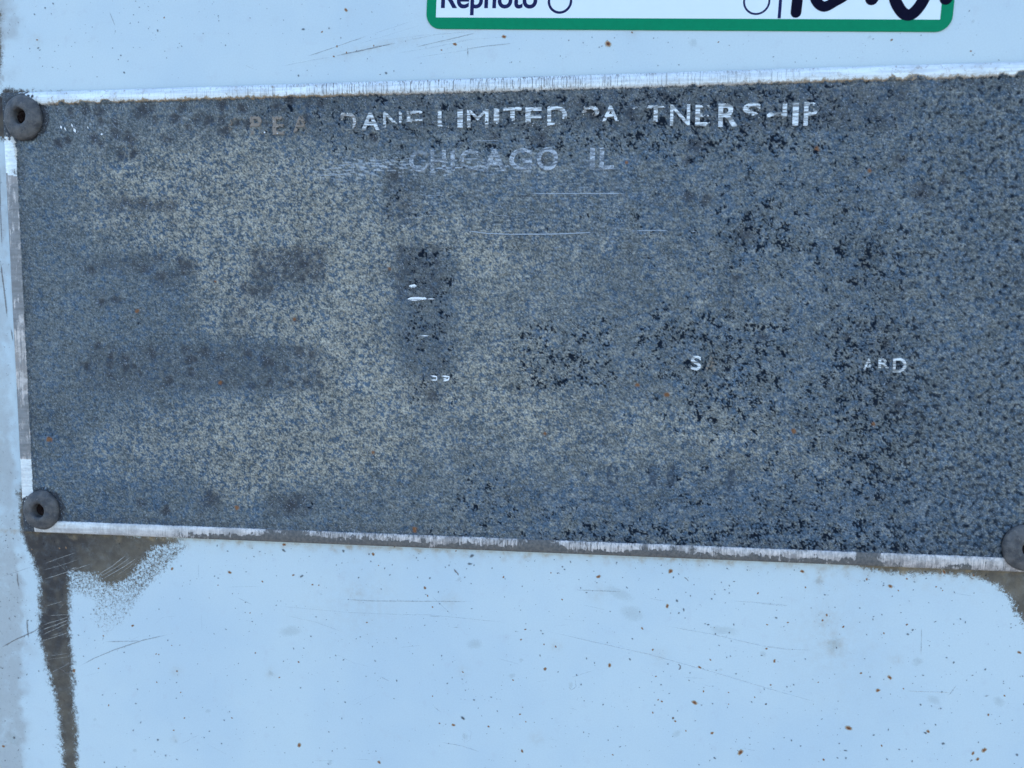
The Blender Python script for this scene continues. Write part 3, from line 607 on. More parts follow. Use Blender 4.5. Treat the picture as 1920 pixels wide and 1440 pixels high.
# ------------------------------------------------------------------ plate relief
def build_plate():
    st = 0.000225
    nx = int(round((xr - xl) / st)); nz = int(round((zt - zb) / st))
    xs = np.linspace(xl, xr, nx + 1); zs = np.linspace(zt, zb, nz + 1)
    X, Z = np.meshgrid(xs, zs); sh = X.shape
    px, py = photo(X, Z, T_FACE)
    s = st * 1000
    G = lambda x, y, sx, sy=None, rot=0: gauss(px, py, x, y, sx, sy, rot)
    B = lambda x0, x1, y0, y1, e=20: box(px, py, x0, x1, y0, y1, e)
    w30 = grf(sh, s, 30, .5); w10 = grf(sh, s, 10, .4); w5 = grf(sh, s, 4.5, .35)
    a22 = grf(sh, s, 2.5, .28); a12 = grf(sh, s, 1.25, .3); a07 = grf(sh, s, .75, .25); brush = grf(sh, s, .8, .4, 4.5)
    streak = grf(sh, s, 1.6, .4, 9.0)
    # ---- where the pale tan bloom lies
    td = 1.0 * G(300, 370, 150, 80) + 1.0 * G(480, 370, 120, 90) + .9 * G(620, 560, 80, 120, 10) + 1.0 * G(650, 700, 90, 90) + .9 * G(430, 840, 180, 60) + .75 * G(640, 830, 120, 60) + .7 * G(430, 560, 70, 90) + .5 * G(900, 600, 90, 120) + .6 * G(950, 720, 110, 70) + .5 * G(760, 460, 180, 60) + .45 * G(1080, 820, 130, 60) + .42 * G(1330, 800, 130, 50) + .35 * G(1500, 860, 150, 40) + .3 * G(980, 470, 200, 40) + .25 * G(1330, 560, 100, 50) + .6 * G(460, 920, 60, 35)
    td -= .75 * B(150, 610, 640, 735, 22) + .6 * B(470, 610, 465, 560, 14) + .5 * B(190, 335, 372, 400, 12) + .5 * B(150, 350, 480, 560, 22) + .8 * B(740, 850, 460, 700, 22) + .5 * G(60, 600, 70, 400) + .4 * B(160, 340, 560, 640, 20) + .6 * G(330, 950, 60, 40) + .6 * G(540, 950, 60, 35)
    td = np.clip(td + 0.07 * w10 + 0.05 * w30, -0.2, 1.05)
    cell = 0.75 * a22 + 0.55 * a12 + 0.3 * a07
    # round blue islands that the pale bloom leaves open
    spots = np.zeros(sh)
    W_, H_ = (xr - xl), (zt - zb)
    for _ in range(15000):
        jx, jz = random.uniform(0, 1) * nx, random.uniform(0, 1) * nz
        rr_ = random.choice((1.3, 1.7, 2.2, 2.2, 2.8, 3.3)); am = random.uniform(.5, 1.0)
        q = int(rr_ * 2.2) + 1
        i0, j0 = int(jx), int(jz)
        if i0 < q or j0 < q or i0 > nx - q or j0 > nz - q: continue
        yy, xx = np.mgrid[-q:q + 1, -q:q + 1]
        e = random.uniform(.75, 1.3)
        gsp = am * np.exp(-(((xx - (jx - i0)) / e) ** 2 + ((yy - (jz - j0)) * e) ** 2) / (rr_ * rr_) * .9)
        v_ = spots[j0 - q:j0 + q + 1, i0 - q:i0 + q + 1]
        np.maximum(v_, gsp, out=v_)
    grit = fbm(sh, s, .3, 1.0, .6)
    leo = 1.0 * fbm(sh, s, .35, 2.6, 1.0) + .35 * grit - 2.2 * (spots - .3)
    haz = fbm(sh, s, .4, 5, 1.1)
    tan = ss(.2, 1.9, leo + .2 * haz + 1.0 * td) * (0.10 + 0.70 * np.clip(td, 0, 1))
    tan += .12 * ss(.4, 1.8, haz)
    tan += 0.16 * ss(0.2, 1.8, fbm(sh, s, .45, 6, 1.3, 1.9)) * ss(500, 900, px)
    # ---- blue
    bd = .35 - .3 * B(80, 500, 185, 280, 25) - .15 * G(120, 450, 80, 250) + .25 * ss(900, 1500, px) + .3 * G(150, 900, 130, 70) + .4 * B(870, 1900, 900, 1040, 30) + .25 * G(1050, 360, 200, 60) + .15 * w10
    blue = np.clip(ss(-0.3, 1.2, -.55 * leo + .45 * fbm(sh, s, .5, 5, 1.1) + 1.8 * (bd - .38)) * .9, 0, .95)
    # ---- dark soft dots
    dots = [(132, 211, 9), (160, 204, 8), (185, 212, 9), (188, 227, 6), (215, 230, 9), (265, 208, 12), (285, 204, 8), (342, 202, 9), (330, 221, 8), (372, 222, 10), (392, 226, 9), (416, 226, 9), (443, 231, 7), (462, 231, 7), (418, 196, 10), (452, 203, 9), (110, 268, 8), (126, 262, 6), (175, 258, 8), (188, 268, 6), (215, 250, 10), (240, 258, 9), (246, 268, 7), (310, 262, 8), (352, 238, 7), (420, 246, 10), (290, 225, 7), (520, 200, 12), (545, 188, 9), (577, 192, 10), (600, 194, 9), (575, 222, 9), (500, 232, 6), (228, 290, 10), (250, 288, 8),
            (268, 380, 9), (290, 385, 7), (235, 375, 8), (318, 390, 9), (294, 484, 8), (346, 500, 11), (338, 488, 7), (170, 506, 7), (270, 505, 7), (300, 520, 9), (218, 563, 7), (190, 566, 6), (260, 700, 5), (481, 470, 7), (560, 470, 8), (572, 495, 9), (460, 542, 10), (475, 545, 8), (555, 600, 7), (453, 585, 8), (490, 512, 6), (566, 520, 7),
            (160, 688, 8), (182, 648, 6), (205, 668, 6), (207, 684, 9), (205, 702, 7), (235, 672, 7), (234, 688, 8), (252, 686, 6), (283, 664, 10), (317, 714, 10), (347, 655, 8), (352, 673, 9), (366, 674, 7), (383, 660, 10), (358, 700, 9), (412, 672, 9), (425, 700, 9), (420, 720, 7), (465, 662, 9), (497, 672, 8), (502, 680, 9), (505, 718, 7), (536, 693, 8), (560, 660, 9), (583, 665, 8), (470, 725, 8), (575, 715, 9), (545, 720, 7), (600, 705, 7),
            (395, 935, 14), (545, 948, 14), (310, 958, 9), (265, 945, 7), (560, 935, 10), (1660, 645, 8), (1430, 632, 8), (1690, 760, 8), (1587, 632, 7), (1020, 305, 8), (1115, 208, 18), (1090, 190, 12), (1185, 215, 14), (1300, 225, 10), (925, 255, 10), (1015, 260, 14), (1290, 300, 8), (1305, 275, 14), (1245, 180, 12), (700, 258, 8), (760, 385, 8), (740, 330, 12), (1480, 580, 5), (1380, 520, 7), (1400, 440, 14), (1290, 370, 10), (1325, 375, 10), (810, 742, 12), (1730, 360, 16), (1690, 300, 9), (1770, 340, 7)]
    # (positions as seen on the plate)
    dim = np.zeros(sh)
    for (x, y, r) in dots:
        dim = np.maximum(dim, np.exp(-(((px - x + 2.0 * w5) / (r * 1.12)) ** 2 + ((py - y + 2.0 * a22) / (r * 1.05)) ** 2) ** 1.3 * 0.7) * (.76 + .2 * ((x * 7 + y * 3) % 5) / 4))
    for (x0, x1, y0, y1, a) in ((200, 335, 372, 398, .45), (200, 225, 372, 430, .2), (310, 335, 372, 430, .2), (470, 610, 465, 530, .48), (455, 520, 530, 560, .5), (430, 470, 560, 640, .2), (150, 290, 482, 512, .3), (330, 370, 485, 520, .34), (280, 340, 505, 540, .25), (180, 230, 545, 575, .25), (150, 610, 645, 735, .24), (740, 830, 460, 560, .42), (745, 840, 560, 760, .2), (90, 480, 190, 265, .08), (480, 800, 175, 215, .25), (770, 1700, 160, 245, .30), (480, 800, 180, 262, .22), (215, 320, 372, 386, .25), (370, 420, 920, 955, .35), (500, 590, 925, 970, .4), (720, 780, 340, 420, .3), (1600, 1680, 600, 780, .15)):
        dim = np.maximum(dim, min(.6, a * 1.22) * B(x0, x1, y0, y1, 12) * np.clip(.85 + .28 * a22 + .2 * a12, 0, 1.4))
    edged = np.minimum(np.minimum(py - np.interp(px, [0, 480, 880, 1360, 1920], [200, 187, 171, 161, 148]), np.interp(px, [0, 480, 1000, 1500, 1920], [966, 992, 1013, 1032, 1043]) - py), (px - np.interp(py, [200, 400, 600, 830, 960], [26, 38, 48, 58, 66])))
    dim = np.maximum(dim, .34 * (1 - ss(0, 26, edged)) * np.clip(.8 + .4 * a22, 0, 1.3))
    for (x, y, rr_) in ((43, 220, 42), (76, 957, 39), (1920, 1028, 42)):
        dim = np.maximum(dim, .9 * (1 - ss(rr_ - 1, rr_ + 7, np.hypot(px - x - 3, py - y) + 1.5 * a12)))  # grime ring, offset right so it also paints each rivet's contact shadow
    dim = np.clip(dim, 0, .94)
    # ---- black pits: stringy specks, dense only in places
    pd = 1.15 * B(860, 1560, 165, 290, 25) + .5 * B(450, 860, 185, 250, 20) + 1.5 * G(1420, 430, 45, 42) + 1.4 * G(1650, 500, 55, 50) + .3 * G(1030, 380, 60, 40) + .55 * B(600, 860, 180, 300, 30) + 1.1 * B(965, 1150, 600, 730, 16) + 1.0 * B(750, 845, 465, 640, 14) + .5 * B(760, 860, 640, 760, 18) + 1.0 * B(1200, 1480, 592, 700, 25) + 1.0 * B(1290, 1460, 690, 800, 22) + 1.1 * B(1560, 1720, 590, 710, 25) + 1.4 * G(1650, 740, 60, 50) + .75 * G(900, 950, 45, 60) + .55 * G(1060, 960, 60, 30) + 1.4 * G(1640, 870, 50, 50) + .55 * B(1700, 1990, 160, 1040, 60) + .35 * B(1560, 1960, 170, 450, 40) + 1.35 * B(1050, 1990, 985, 1050, 18) + .35 * ss(1050, 1300, px) + .5 * B(1480, 1760, 700, 820, 30) + .4 * G(620, 950, 80, 30) + .5 * G(1500, 960, 60, 60) + .5 * G(1780, 900, 120, 90) + .6 * G(1520, 470, 60, 25) + .5 * G(770, 390, 50, 50) + .35 * G(1350, 960, 100, 30) + .35 * B(800, 1240, 985, 1035, 16) + .45 * G(1080, 500, 30, 18)
    pn = .75 * fbm(sh, s, .38, 1.7, 1.15) + .70 * fbm(sh, s, 1.2, 8, 1.1)
    bigf = .8 * grf(sh, s, 1.9, .25) + .7 * fbm(sh, s, .6, 3, 1.2)
    big = ss(1600, 1850, px)
    pn = pn * (1 - big) + big * bigf
    for k, (x, y) in enumerate([(1003 + 9.6 * k + 2 * math.sin(k * 5), 718) for k in range(15)] + [(985 + 11 * k, 682) for k in range(15)] + [(1655 + k * 15, 489 - (k % 2) * 10) for k in range(8)] + [(1600 + 13 * k, 885) for k in range(5)] + [(1390 + 12 * k, 424) for k in range(8)] + [(1250 + 14 * k, 600) for k in range(8)] + [(1190 + 14 * k, 640) for k in range(12)] + [(1090 + 12 * k, 408) for k in range(10)] + [(1300 + 13 * k, 742) for k in range(10)] + [(1590 + 14 * k, 835) for k in range(9)] + [(860 + 13 * k, 940) for k in range(6)] + [(762 + 13 * k, 605) for k in range(6)] + [(750 + 13 * k, 480) for k in range(7)]):
        if k % 5 != 3: pd += 1.1 * G(x, y, 3.4, 7.5)
    pit = ss(0, .30, pn - (1.85 - .85 * np.clip(pd, 0, 1.7))) * ss(.15, .4, pd + .1 * w10) * (1 - .35 * big)
    pit += .7 * ss(0, .2, pn - 2.5) * ss(620, 820, px)
    for (x, y, r) in ((1498, 470, 5), (1235, 597, 4.5), (1330, 598, 5), (1365, 692, 6.5), (1641, 733, 6.5), (1605, 782, 7), (1660, 783, 7), (1643, 595, 5), (1370, 675, 4), (1405, 682, 4), (1484, 676, 4), (1711, 690, 4.5), (1655, 698, 5), (1625, 935, 5), (1680, 1028, 9), (1700, 1030, 8), (620, 755, 3), (600, 755, 2.5), (260, 607, 4), (320, 317, 3), (1640, 887, 5), (1632, 898, 5), (1628, 478, 4), (1715, 475, 4), (1750, 480, 4), (1680, 690, 3)):
        pit = np.maximum(pit, ss(.1, .5, 1 - np.hypot(px - x + 1.2 * a12, (py - y) * 1.1 + 1.2 * a07) / r + .25 * a07))
    pit = np.clip(pit, 0, 1) * .96
    # ---- pale scuffs
    gh = .75 * ss(.8, 1.8, brush + .3 * grit + 1.2 * (G(640, 325, 50, 9) + G(710, 305, 60, 10)) - .2) * (G(640, 325, 60, 14) + G(710, 308, 70, 12) + G(860, 312, 110, 12)) + .5 * ss(1.1, 2.2, brush + .4 * grit) * B(660, 1240, 260, 440, 60)
    gh += .7 * ss(.5, 1.5, brush + .3 * grit) * (G(900, 312, 70, 10)) + .6 * ss(1.0, 1.8, a12 + a07) * G(160, 232, 35, 12)
    gh += .25 * ss(1.8, 2.4, a07 + .6 * a12)
    gh = np.clip(gh * .40, 0, .9)
    # ---- small rust dots
    ru = np.zeros(sh)
    for (x, y, r) in ((93, 824, 7), (444, 952, 5.5), (777, 994, 7), (1250, 740, 6), (1195, 722, 5), (1488, 808, 6), (1532, 279, 6), (1637, 795, 5), (1022, 813, 4), (413, 718, 5), (257, 583, 5), (552, 599, 4), (404, 528, 3), (700, 848, 4), (730, 504, 4), (1175, 305, 4), (1630, 320, 5)):
        ru = np.maximum(ru, ss(.2, .7, G(x, y, r * .6) * (1 + .25 * a12)))
    # ---- dim stamped characters and raised letters
    relief = np.zeros(sh)
    for it in LETTERS + GHOST + STAMP:
        ch, x0, x1, yt, yb = it[:5]
        ax, bx, az, tz = letter_frame(x0, x1, yt, yb)
        c0, c1 = np.searchsorted(xs, [ax, bx]); r0, r1 = np.searchsorted(-zs, [-tz, -az])
        c0, r0 = max(c0 - 1, 0), max(r0 - 1, 0)
        sub = (slice(r0, r1 + 1), slice(c0, c1 + 1))
        U = (X[sub] - ax) / (bx - ax); V = (Z[sub] - az) / (tz - az)
        mk = letter_mask(ch, U, V).astype(float)
        if it in STAMP:
            relief[sub] -= 0.00005 * mk
            ws = np.clip(.62 + .35 * haz[sub] + .3 * a22[sub], 0, 1) * (1.0 if x0 > 1100 and ch in '01' else .45 if x0 > 1100 else .35)
            blue[sub] = np.maximum(blue[sub], .95 * mk * ws); tan[sub] *= 1 - .9 * mk * ws
            dim[sub] = np.maximum(dim[sub], .62 * mk * ws)
        else:
            relief[sub] += 0.00010 * mk
            tan[sub] = np.maximum(tan[sub], .35 * mk * (it[-1] > .5 if it in LETTERS else 0)); pit[sub] *= 1 - .75 * mk
            if it in GHOST: gh[sub] = np.maximum(gh[sub], .25 * mk)
    val = np.clip(1.0 + .05 * w10 + .04 * w30 + .08 * haz + .10 * a12 + .25 * grit + .07 * brush + .05 * streak - .24 * np.clip(spots - .2, 0, 1) - .08 * ss(1250, 1900, px), .45, 1.6)
    # ---- rim
    dx = np.minimum(X - xl, xr - X); dz = np.minimum(zt - Z, Z - zb); d = np.minimum(dx, dz)
    dwob = d + 0.00012 * w5 * 0
    prof = np.sin(np.clip(d / RIMW, 0, 1) * math.pi) ** .55
    rimh = (T_RIM - T_FACE) * prof * (d < RIMW)
    bare = ss(RIMW * 1.28, RIMW * .66, d + np.where(zt - Z < RIMW * 1.5, .00035 * np.clip(w5, 0, 3) * np.interp(px, [90, 120, 200, 260, 1500, 1560, 1920], [0, 1.3, 1.2, .4, .4, 1.2, 1]), 0))
    top = (zt - Z < dx) & (zt - Z < (Z - zb)); bot = (Z - zb < dx) & ~top; left = (X - xl < dz)
    dd = np.zeros(sh); vscr = np.zeros(sh); crust = np.zeros(sh)
    tt = np.interp(px, [0, 80, 130, 185, 200, 290, 330, 500, 700, 760, 900, 1100, 1300, 1400, 1560, 1920], [.3, .05, 0, .1, .2, .26, .08, .05, .1, .18, .18, .18, .12, .16, .02, .0])
    dd = np.where(top, tt + .28 * ss(.0008, .0001, zt - Z) * ss(500, 650, px) * (1 - ss(1450, 1600, px)), dd)
    vscr = np.where(top, np.interp(px, [300, 480, 620, 1000, 1250, 1450, 1600], [.12, .45, 1, 1, .6, .5, 0]), vscr)
    crust = np.where(top, np.interp(px, [60, 110, 600, 800, 1200, 1500, 1600, 1920], [.2, 1, 1, .5, .3, .9, 1, .7]), crust)
    bt = np.interp(px, [60, 110, 440, 510, 560, 600, 640, 800, 950, 975, 1050, 1065, 1150, 1180, 1260, 1275, 1600, 1612, 1640, 1655, 1920], [.0, .02, .08, .5, .62, .35, .2, .14, .12, .55, .6, .06, .08, .35, .38, .12, .12, .6, .6, .06, .10])
    low_shade = ss(RIMW * .66, RIMW * .30, Z - zb + .00035 * w5 + .0002 * a12)  # painted shade: dark strip on the downward-facing half of the bottom rim
    dd = np.where(bot, bt + .10 + .13 * w5 * ss(380, 600, px) + .10 * w10 * ss(500, 700, px) + .60 * low_shade * np.interp(px, [110, 300, 420, 1600, 1700, 1780, 1830, 1900], [.1, .3, 1, 1, .4, .9, .4, .1]), dd)
    vscr = np.where(bot, np.interp(px, [450, 640, 700, 950, 1050, 1080, 1140, 1250, 1450], [0, .6, .9, .9, .5, .9, .9, .35, .1]), vscr)
    lt = np.interp(py, [250, 265, 300, 330, 360, 590, 620, 650, 725, 745, 855, 868, 900, 930], [.1, .02, .2, .40, .62, .66, .5, .38, .36, .62, .6, .08, .2, .15]) + .07 * w5
    dd = np.where(left & ~(top & (zt - Z < X - xl)) & ~(bot & (Z - zb < X - xl)), lt, dd)
    crust = np.where(left & (py < 300), .5, crust)
    dull_reflect = np.where(bot, np.interp(px, [110, 250, 400, 560, 1000, 1920], [.25, .35, .45, .58, .58, .58]), np.where(left & (py > 330) & (py < 860), .8, 0))  # dulled metal, plus the painted warm reflection on the bottom rim
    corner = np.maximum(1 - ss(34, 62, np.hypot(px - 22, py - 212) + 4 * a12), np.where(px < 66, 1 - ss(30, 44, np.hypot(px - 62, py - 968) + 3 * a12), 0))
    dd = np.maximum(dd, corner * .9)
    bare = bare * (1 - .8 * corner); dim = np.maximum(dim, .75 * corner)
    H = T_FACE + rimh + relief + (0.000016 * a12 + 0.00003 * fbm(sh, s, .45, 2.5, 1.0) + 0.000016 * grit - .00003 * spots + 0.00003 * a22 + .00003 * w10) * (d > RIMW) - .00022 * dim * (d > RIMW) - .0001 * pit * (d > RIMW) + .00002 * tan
    H[d < RIMW] += (0.000006 * a12)[d < RIMW]
    H = np.where(d <= 1e-9, 0.0008, H)
    at = dict(tan=np.clip(tan, 0, 1), pit=pit, dim=dim, ghost=gh, blue=blue, val=val, rust=ru, bare=bare, dirt=dd, vscr=vscr, crust=crust, dull_reflect=dull_reflect)
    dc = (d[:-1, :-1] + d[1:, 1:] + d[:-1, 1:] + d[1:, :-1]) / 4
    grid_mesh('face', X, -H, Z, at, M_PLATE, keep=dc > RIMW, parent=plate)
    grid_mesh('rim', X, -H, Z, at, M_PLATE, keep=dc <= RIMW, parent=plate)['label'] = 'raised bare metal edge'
    # sheet edge reaching back to the panel
    v = []; f = []
    for (y, o) in ((-0.0008, 0), (-0.00002, 0.00004)):
        v += [(xl - o, y, zb - o), (xr + o, y, zb - o), (xr + o, y, zt + o), (xl - o, y, zt + o)]
    f = [(0, 4, 5, 1), (1, 5, 6, 2), (2, 6, 7, 3), (3, 7, 4, 0)]
    mesh_obj('sheet_edge', v, f, M_CORE, plate)
build_plate()

# ------------------------------------------------------------------ worn raised letters, each its own piece
def build_letter(ch, x0, x1, yt, yb, keep, fill, tanned, mat, h=0.00016, bold=0.02):
    if ch in 'MNW': bold = 0.0
    ax, bx, az, tz = letter_frame(x0, x1, yt, yb)
    st = 0.00011
    nx = max(6, int((bx - ax) / st)); nz = max(6, int((tz - az) / st))
    U, V = np.meshgrid((np.arange(nx) + .5) / nx, (np.arange(nz) + .5) / nz)
    m = letter_mask(ch, U, V, bold)
    f1 = grf((nz, nx), .11, 1.1, .4); f2 = grf((nz, nx), .11, .55, .4, 3.0)
    kp = np.zeros(U.shape)
    f1 = .6 * f1 + .6 * fbm((nz, nx), .11, .25, 3, 1.1)
    for (u0, u1, v0, v1) in keep:
        e = .10
        kp = np.maximum(kp, ss(u0 - e, u0 + e, U) * (1 - ss(u1 - e, u1 + e, U)) * ss(v0 - e, v0 + e, V) * (1 - ss(v1 - e, v1 + e, V)))
        if (u0, u1, v0, v1) == (0, 1, 0, 1): kp[:] = 1

    thr = np.interp(fill, [0, .3, .6, .9, 1], [3.0, 1.9, 1.1, .1, -3.0])
    m &= (0.75 * f1 + 0.45 * f2 + (kp - .5) * 3.0) > thr
    if m.sum() < 4: return
    v, f, idx = [], [], {}
    top = -(T_FACE + 0.0001 + h); base = -(T_FACE - 0.0001)
    def vid(i, j, k):
        key = (i, j, k)
        if key not in idx:
            idx[key] = len(v)
            v.append((ax + (bx - ax) * i / nx, top if k else base, az + (tz - az) * j / nz))
        return idx[key]
    mp = np.pad(m, 1)
    for j, i in zip(*np.nonzero(m)):
        f.append((vid(i, j, 1), vid(i + 1, j, 1), vid(i + 1, j + 1, 1), vid(i, j + 1, 1)))
        if not mp[j, i + 1]: f.append((vid(i, j, 0), vid(i + 1, j, 0), vid(i + 1, j, 1), vid(i, j, 1)))
        if not mp[j + 2, i + 1]: f.append((vid(i + 1, j + 1, 0), vid(i, j + 1, 0), vid(i, j + 1, 1), vid(i + 1, j + 1, 1)))
        if not mp[j + 1, i]: f.append((vid(i, j + 1, 0), vid(i, j, 0), vid(i, j, 1), vid(i, j + 1, 1)))
        if not mp[j + 1, i + 2]: f.append((vid(i + 1, j, 0), vid(i + 1, j + 1, 0), vid(i + 1, j + 1, 1), vid(i + 1, j, 1)))
    return mesh_obj('raised_letter', v, f, mat, plate, dict(tanned=np.full(len(v), tanned)))
for L in LETTERS: build_letter(*L, M_LET)
for L in GHOST: build_letter(*L, 0.0, M_GLET, h=0.00006)

# bright slivers, scuff lines and engraved rules on the face
YF = -(T_FACE + 0.00016)
Pz = lambda *p: [(600 + x / 3.2, 340 + y / 3.2) for x, y in p]
white = [(Pz((532, 629), (555, 628), (580, 627)), 4.5, 1.6), (Pz((525, 706), (560, 705), (620, 703), (640, 704)), 4.5, 1.5), (Pz((640, 705), (695, 707)), 2.5, 1.0), (Pz((595, 927), (660, 926)), 2, .7), (Pz((660, 1165), (700, 1172), (700, 1192), (660, 1192)), 2.2, .8), (Pz((725, 1168), (775, 1172), (770, 1190), (735, 1200)), 2.6, 1.0), (Pz((735, 1185), (765, 1186)), 3, 1),
         ([(120, 238), (124, 245)], 2.6, 1.1), ([(138, 240), (142, 249)], 4, 1.3), ([(113, 234), (116, 243)], 3, .9), ([(188, 252), (193, 251)], 3, 1.1), ([(134, 231), (136, 240)], 2.2, .9), ([(163, 236), (166, 242)], 2.4, .8), ([(494, 247), (498, 249)], 2.6, .9), ([(513, 249), (523, 250)], 2.8, .9), ([(130, 198), (136, 199)], 0.5, .2)]
scuff = [(Pz((600, 88), (760, 84)), 2.4, .8), (Pz((1210, 75), (1500, 73), (1880, 73)), 3, 1.0), (Pz((760, 278), (850, 292), (1000, 312), (1150, 318), (1400, 316), (1560, 310), (1750, 300)), 3.6, 1.0), (Pz((1840, 296), (1920, 298)), 3.4, 1.0), (Pz((1880, 296), (2020, 294), (2110, 296)), 3, 1.0), (Pz((2200, 300), (2290, 302)), 3, .9), (Pz((1380, 405), (1440, 395), (1480, 380)), 3, .8), (Pz((1020, 205), (1160, 205)), 2.6, .8), (Pz((520, 215), (640, 218)), 2.4, .8), (Pz((1830, 358), (1870, 358)), 2.4, .8),
         ([(880, 264), (945, 263)], 3, .8), ([(580, 331), (640, 327), (660, 331)], 3, .9), ([(625, 311), (665, 307), (700, 308)], 3, .9), ([(700, 333), (712, 331)], 2.4, .8), ([(805, 316), (905, 313)], 5, .95), ([(860, 299), (905, 297)], 4, .8)]
groove = [(Pz((420, 402), (800, 402), (980, 405)), 2.2, .65), (Pz((400, 634), (860, 634)), 2, .7), (Pz((400, 711), (860, 713), (1560, 715)), 2.2, .7), (Pz((1010, 92), (1640, 90)), 2.4, .8), (Pz((1200, 942), (1760, 940)), 2.2, .6), (Pz((1090, 1362), (1560, 1366)), 2, .7), (Pz((410, 400), (410, 780)), 2, .4),
          ([(220, 378), (330, 378)], 2, .7), ([(250, 626), (500, 630)], 2.4, .8), ([(350, 624), (430, 625)], 2, .6), ([(465, 465), (600, 466), (760, 466)], 2, .7), ([(450, 536), (600, 537)], 2.4, .75), ([(190, 559), (330, 560)], 2, .6), ([(1030, 769), (1150, 770)], 2, .6), ([(1240, 534), (1560, 536)], 2, .7), ([(1320, 463), (1650, 466)], 2, .6), ([(555, 915), (700, 916)], 2.6, .7), ([(1180, 934), (1420, 940)], 2, .7), ([(1600, 848), (1730, 850)], 2.2, .8), ([(1180, 800), (1180, 800.5), (1420, 780)], .5, .1)]
for k in range(60):
    x, y = random.uniform(660, 1240), random.uniform(262, 440); L = random.uniform(5, 22)
    scuff.append(([(x, y), (x + L, y - L * .02)], random.uniform(1.4, 2.6), random.uniform(.5, .9)))
M_GROOVE = mat_mark('engraved_rule', (0.06, 0.06, 0.065), 0.5, 0.35, 1.0)
for nm, it, mt in (('bright_slivers', white, M_SCR_W), ('pale_scuffs', scuff, M_SCR_G), ('engraved_rules', groove, M_GROOVE)):
    line_mesh(nm, it, mt, plate, YF)['kind'] = 'stuff'

# ------------------------------------------------------------------ rivets
def build_rivet(px, py, rpx, hx, hy, zs=1.0, seed=0):
    cx, cz = wall(px, py, T_FACE + .0009)
    R = rpx * 0.000123
    hxw, hzw = wall(hx, hy, T_FACE + .0017); ox, oz = hxw - cx, hzw - cz
    r0 = R * .31
    base = T_FACE + 0.0001
    # radius, height, hole offset share
    prof = [(1.00, 0.0, 0), (1.012, .00030, 0), (1.005, .00062, 0), (.975, .00092, .02), (.92, .00118, .07), (.84, .00142, .15), (.73, .00166, .32), (.62, .00181, .52), (.52, .00188, .72), (.44, .00186, .88), (.385, .00174, 1), (.350, .00152, 1), (.335, .0012, 1), (.325, .0004, 1), (.32, -.0004, 1)]
    seg = 72; v = []; f = []
    rr = random.Random(seed)
    ph = [rr.uniform(0, 6.28) for _ in range(4)]
    for k, (r, h, o) in enumerate(prof):
        for t in range(seg):
            th = t * 2 * math.pi / seg
            w = 1 + .012 * math.sin(3 * th + ph[0]) + .008 * math.sin(7 * th + ph[1]) + (.015 * math.sin(2 * th + ph[2]) + .008 * math.sin(5 * th + ph[3]) if k >= 8 else 0)
            hh = h + (0.00003 * math.sin(4 * th + ph[1]) + 0.00002 * math.sin(9 * th + ph[3])) * (h > .0005)
            v.append((cx + R * r * w * math.cos(th) + ox * o, -(base + hh), cz + R * r * w * zs * math.sin(th) + oz * o))
    n = len(prof)
    for k in range(n - 1):
        for t in range(seg):
            u = (t + 1) % seg
            f.append((k * seg + t, k * seg + u, (k + 1) * seg + u, (k + 1) * seg + t))
    ob = mesh_obj('rivet', v, f, M_RIV, plate, smooth=True)
    # rusty broken pin deep in the hole
    v = []; f = []; hc = -(base + .00012)
    s2 = 18
    for k, rf in enumerate((0, .11, .22, .33)):
        for t in range(1 if k == 0 else s2):
            th = t * 2 * math.pi / s2
            v.append((cx + ox + R * rf * math.cos(th), hc - rr.uniform(-.00002, .0006) * (k < 3), cz + oz + R * rf * math.sin(th)))
    for t in range(s2):
        u = (t + 1) % s2
        f.append((0, 1 + t, 1 + u))
        for k in (0, 1): f.append((1 + k * s2 + t, 1 + (k + 1) * s2 + t, 1 + (k + 1) * s2 + u, 1 + k * s2 + u))
    mesh_obj('broken_pin', v, f, M_CORE, ob)
    return ob
build_rivet(41, 220, 39, 35, 217, 1.12, 3)['label'] = 'dark oxidised rivet at the upper left corner of the plate'
build_rivet(75.5, 957, 38.5, 71, 958, 1.06, 5)['label'] = 'grey rivet at the lower left corner of the plate'
build_rivet(1926, 1028, 40, 1933, 1030, 1.04, 8)['label'] = 'grey rivet at the lower right corner of the plate'

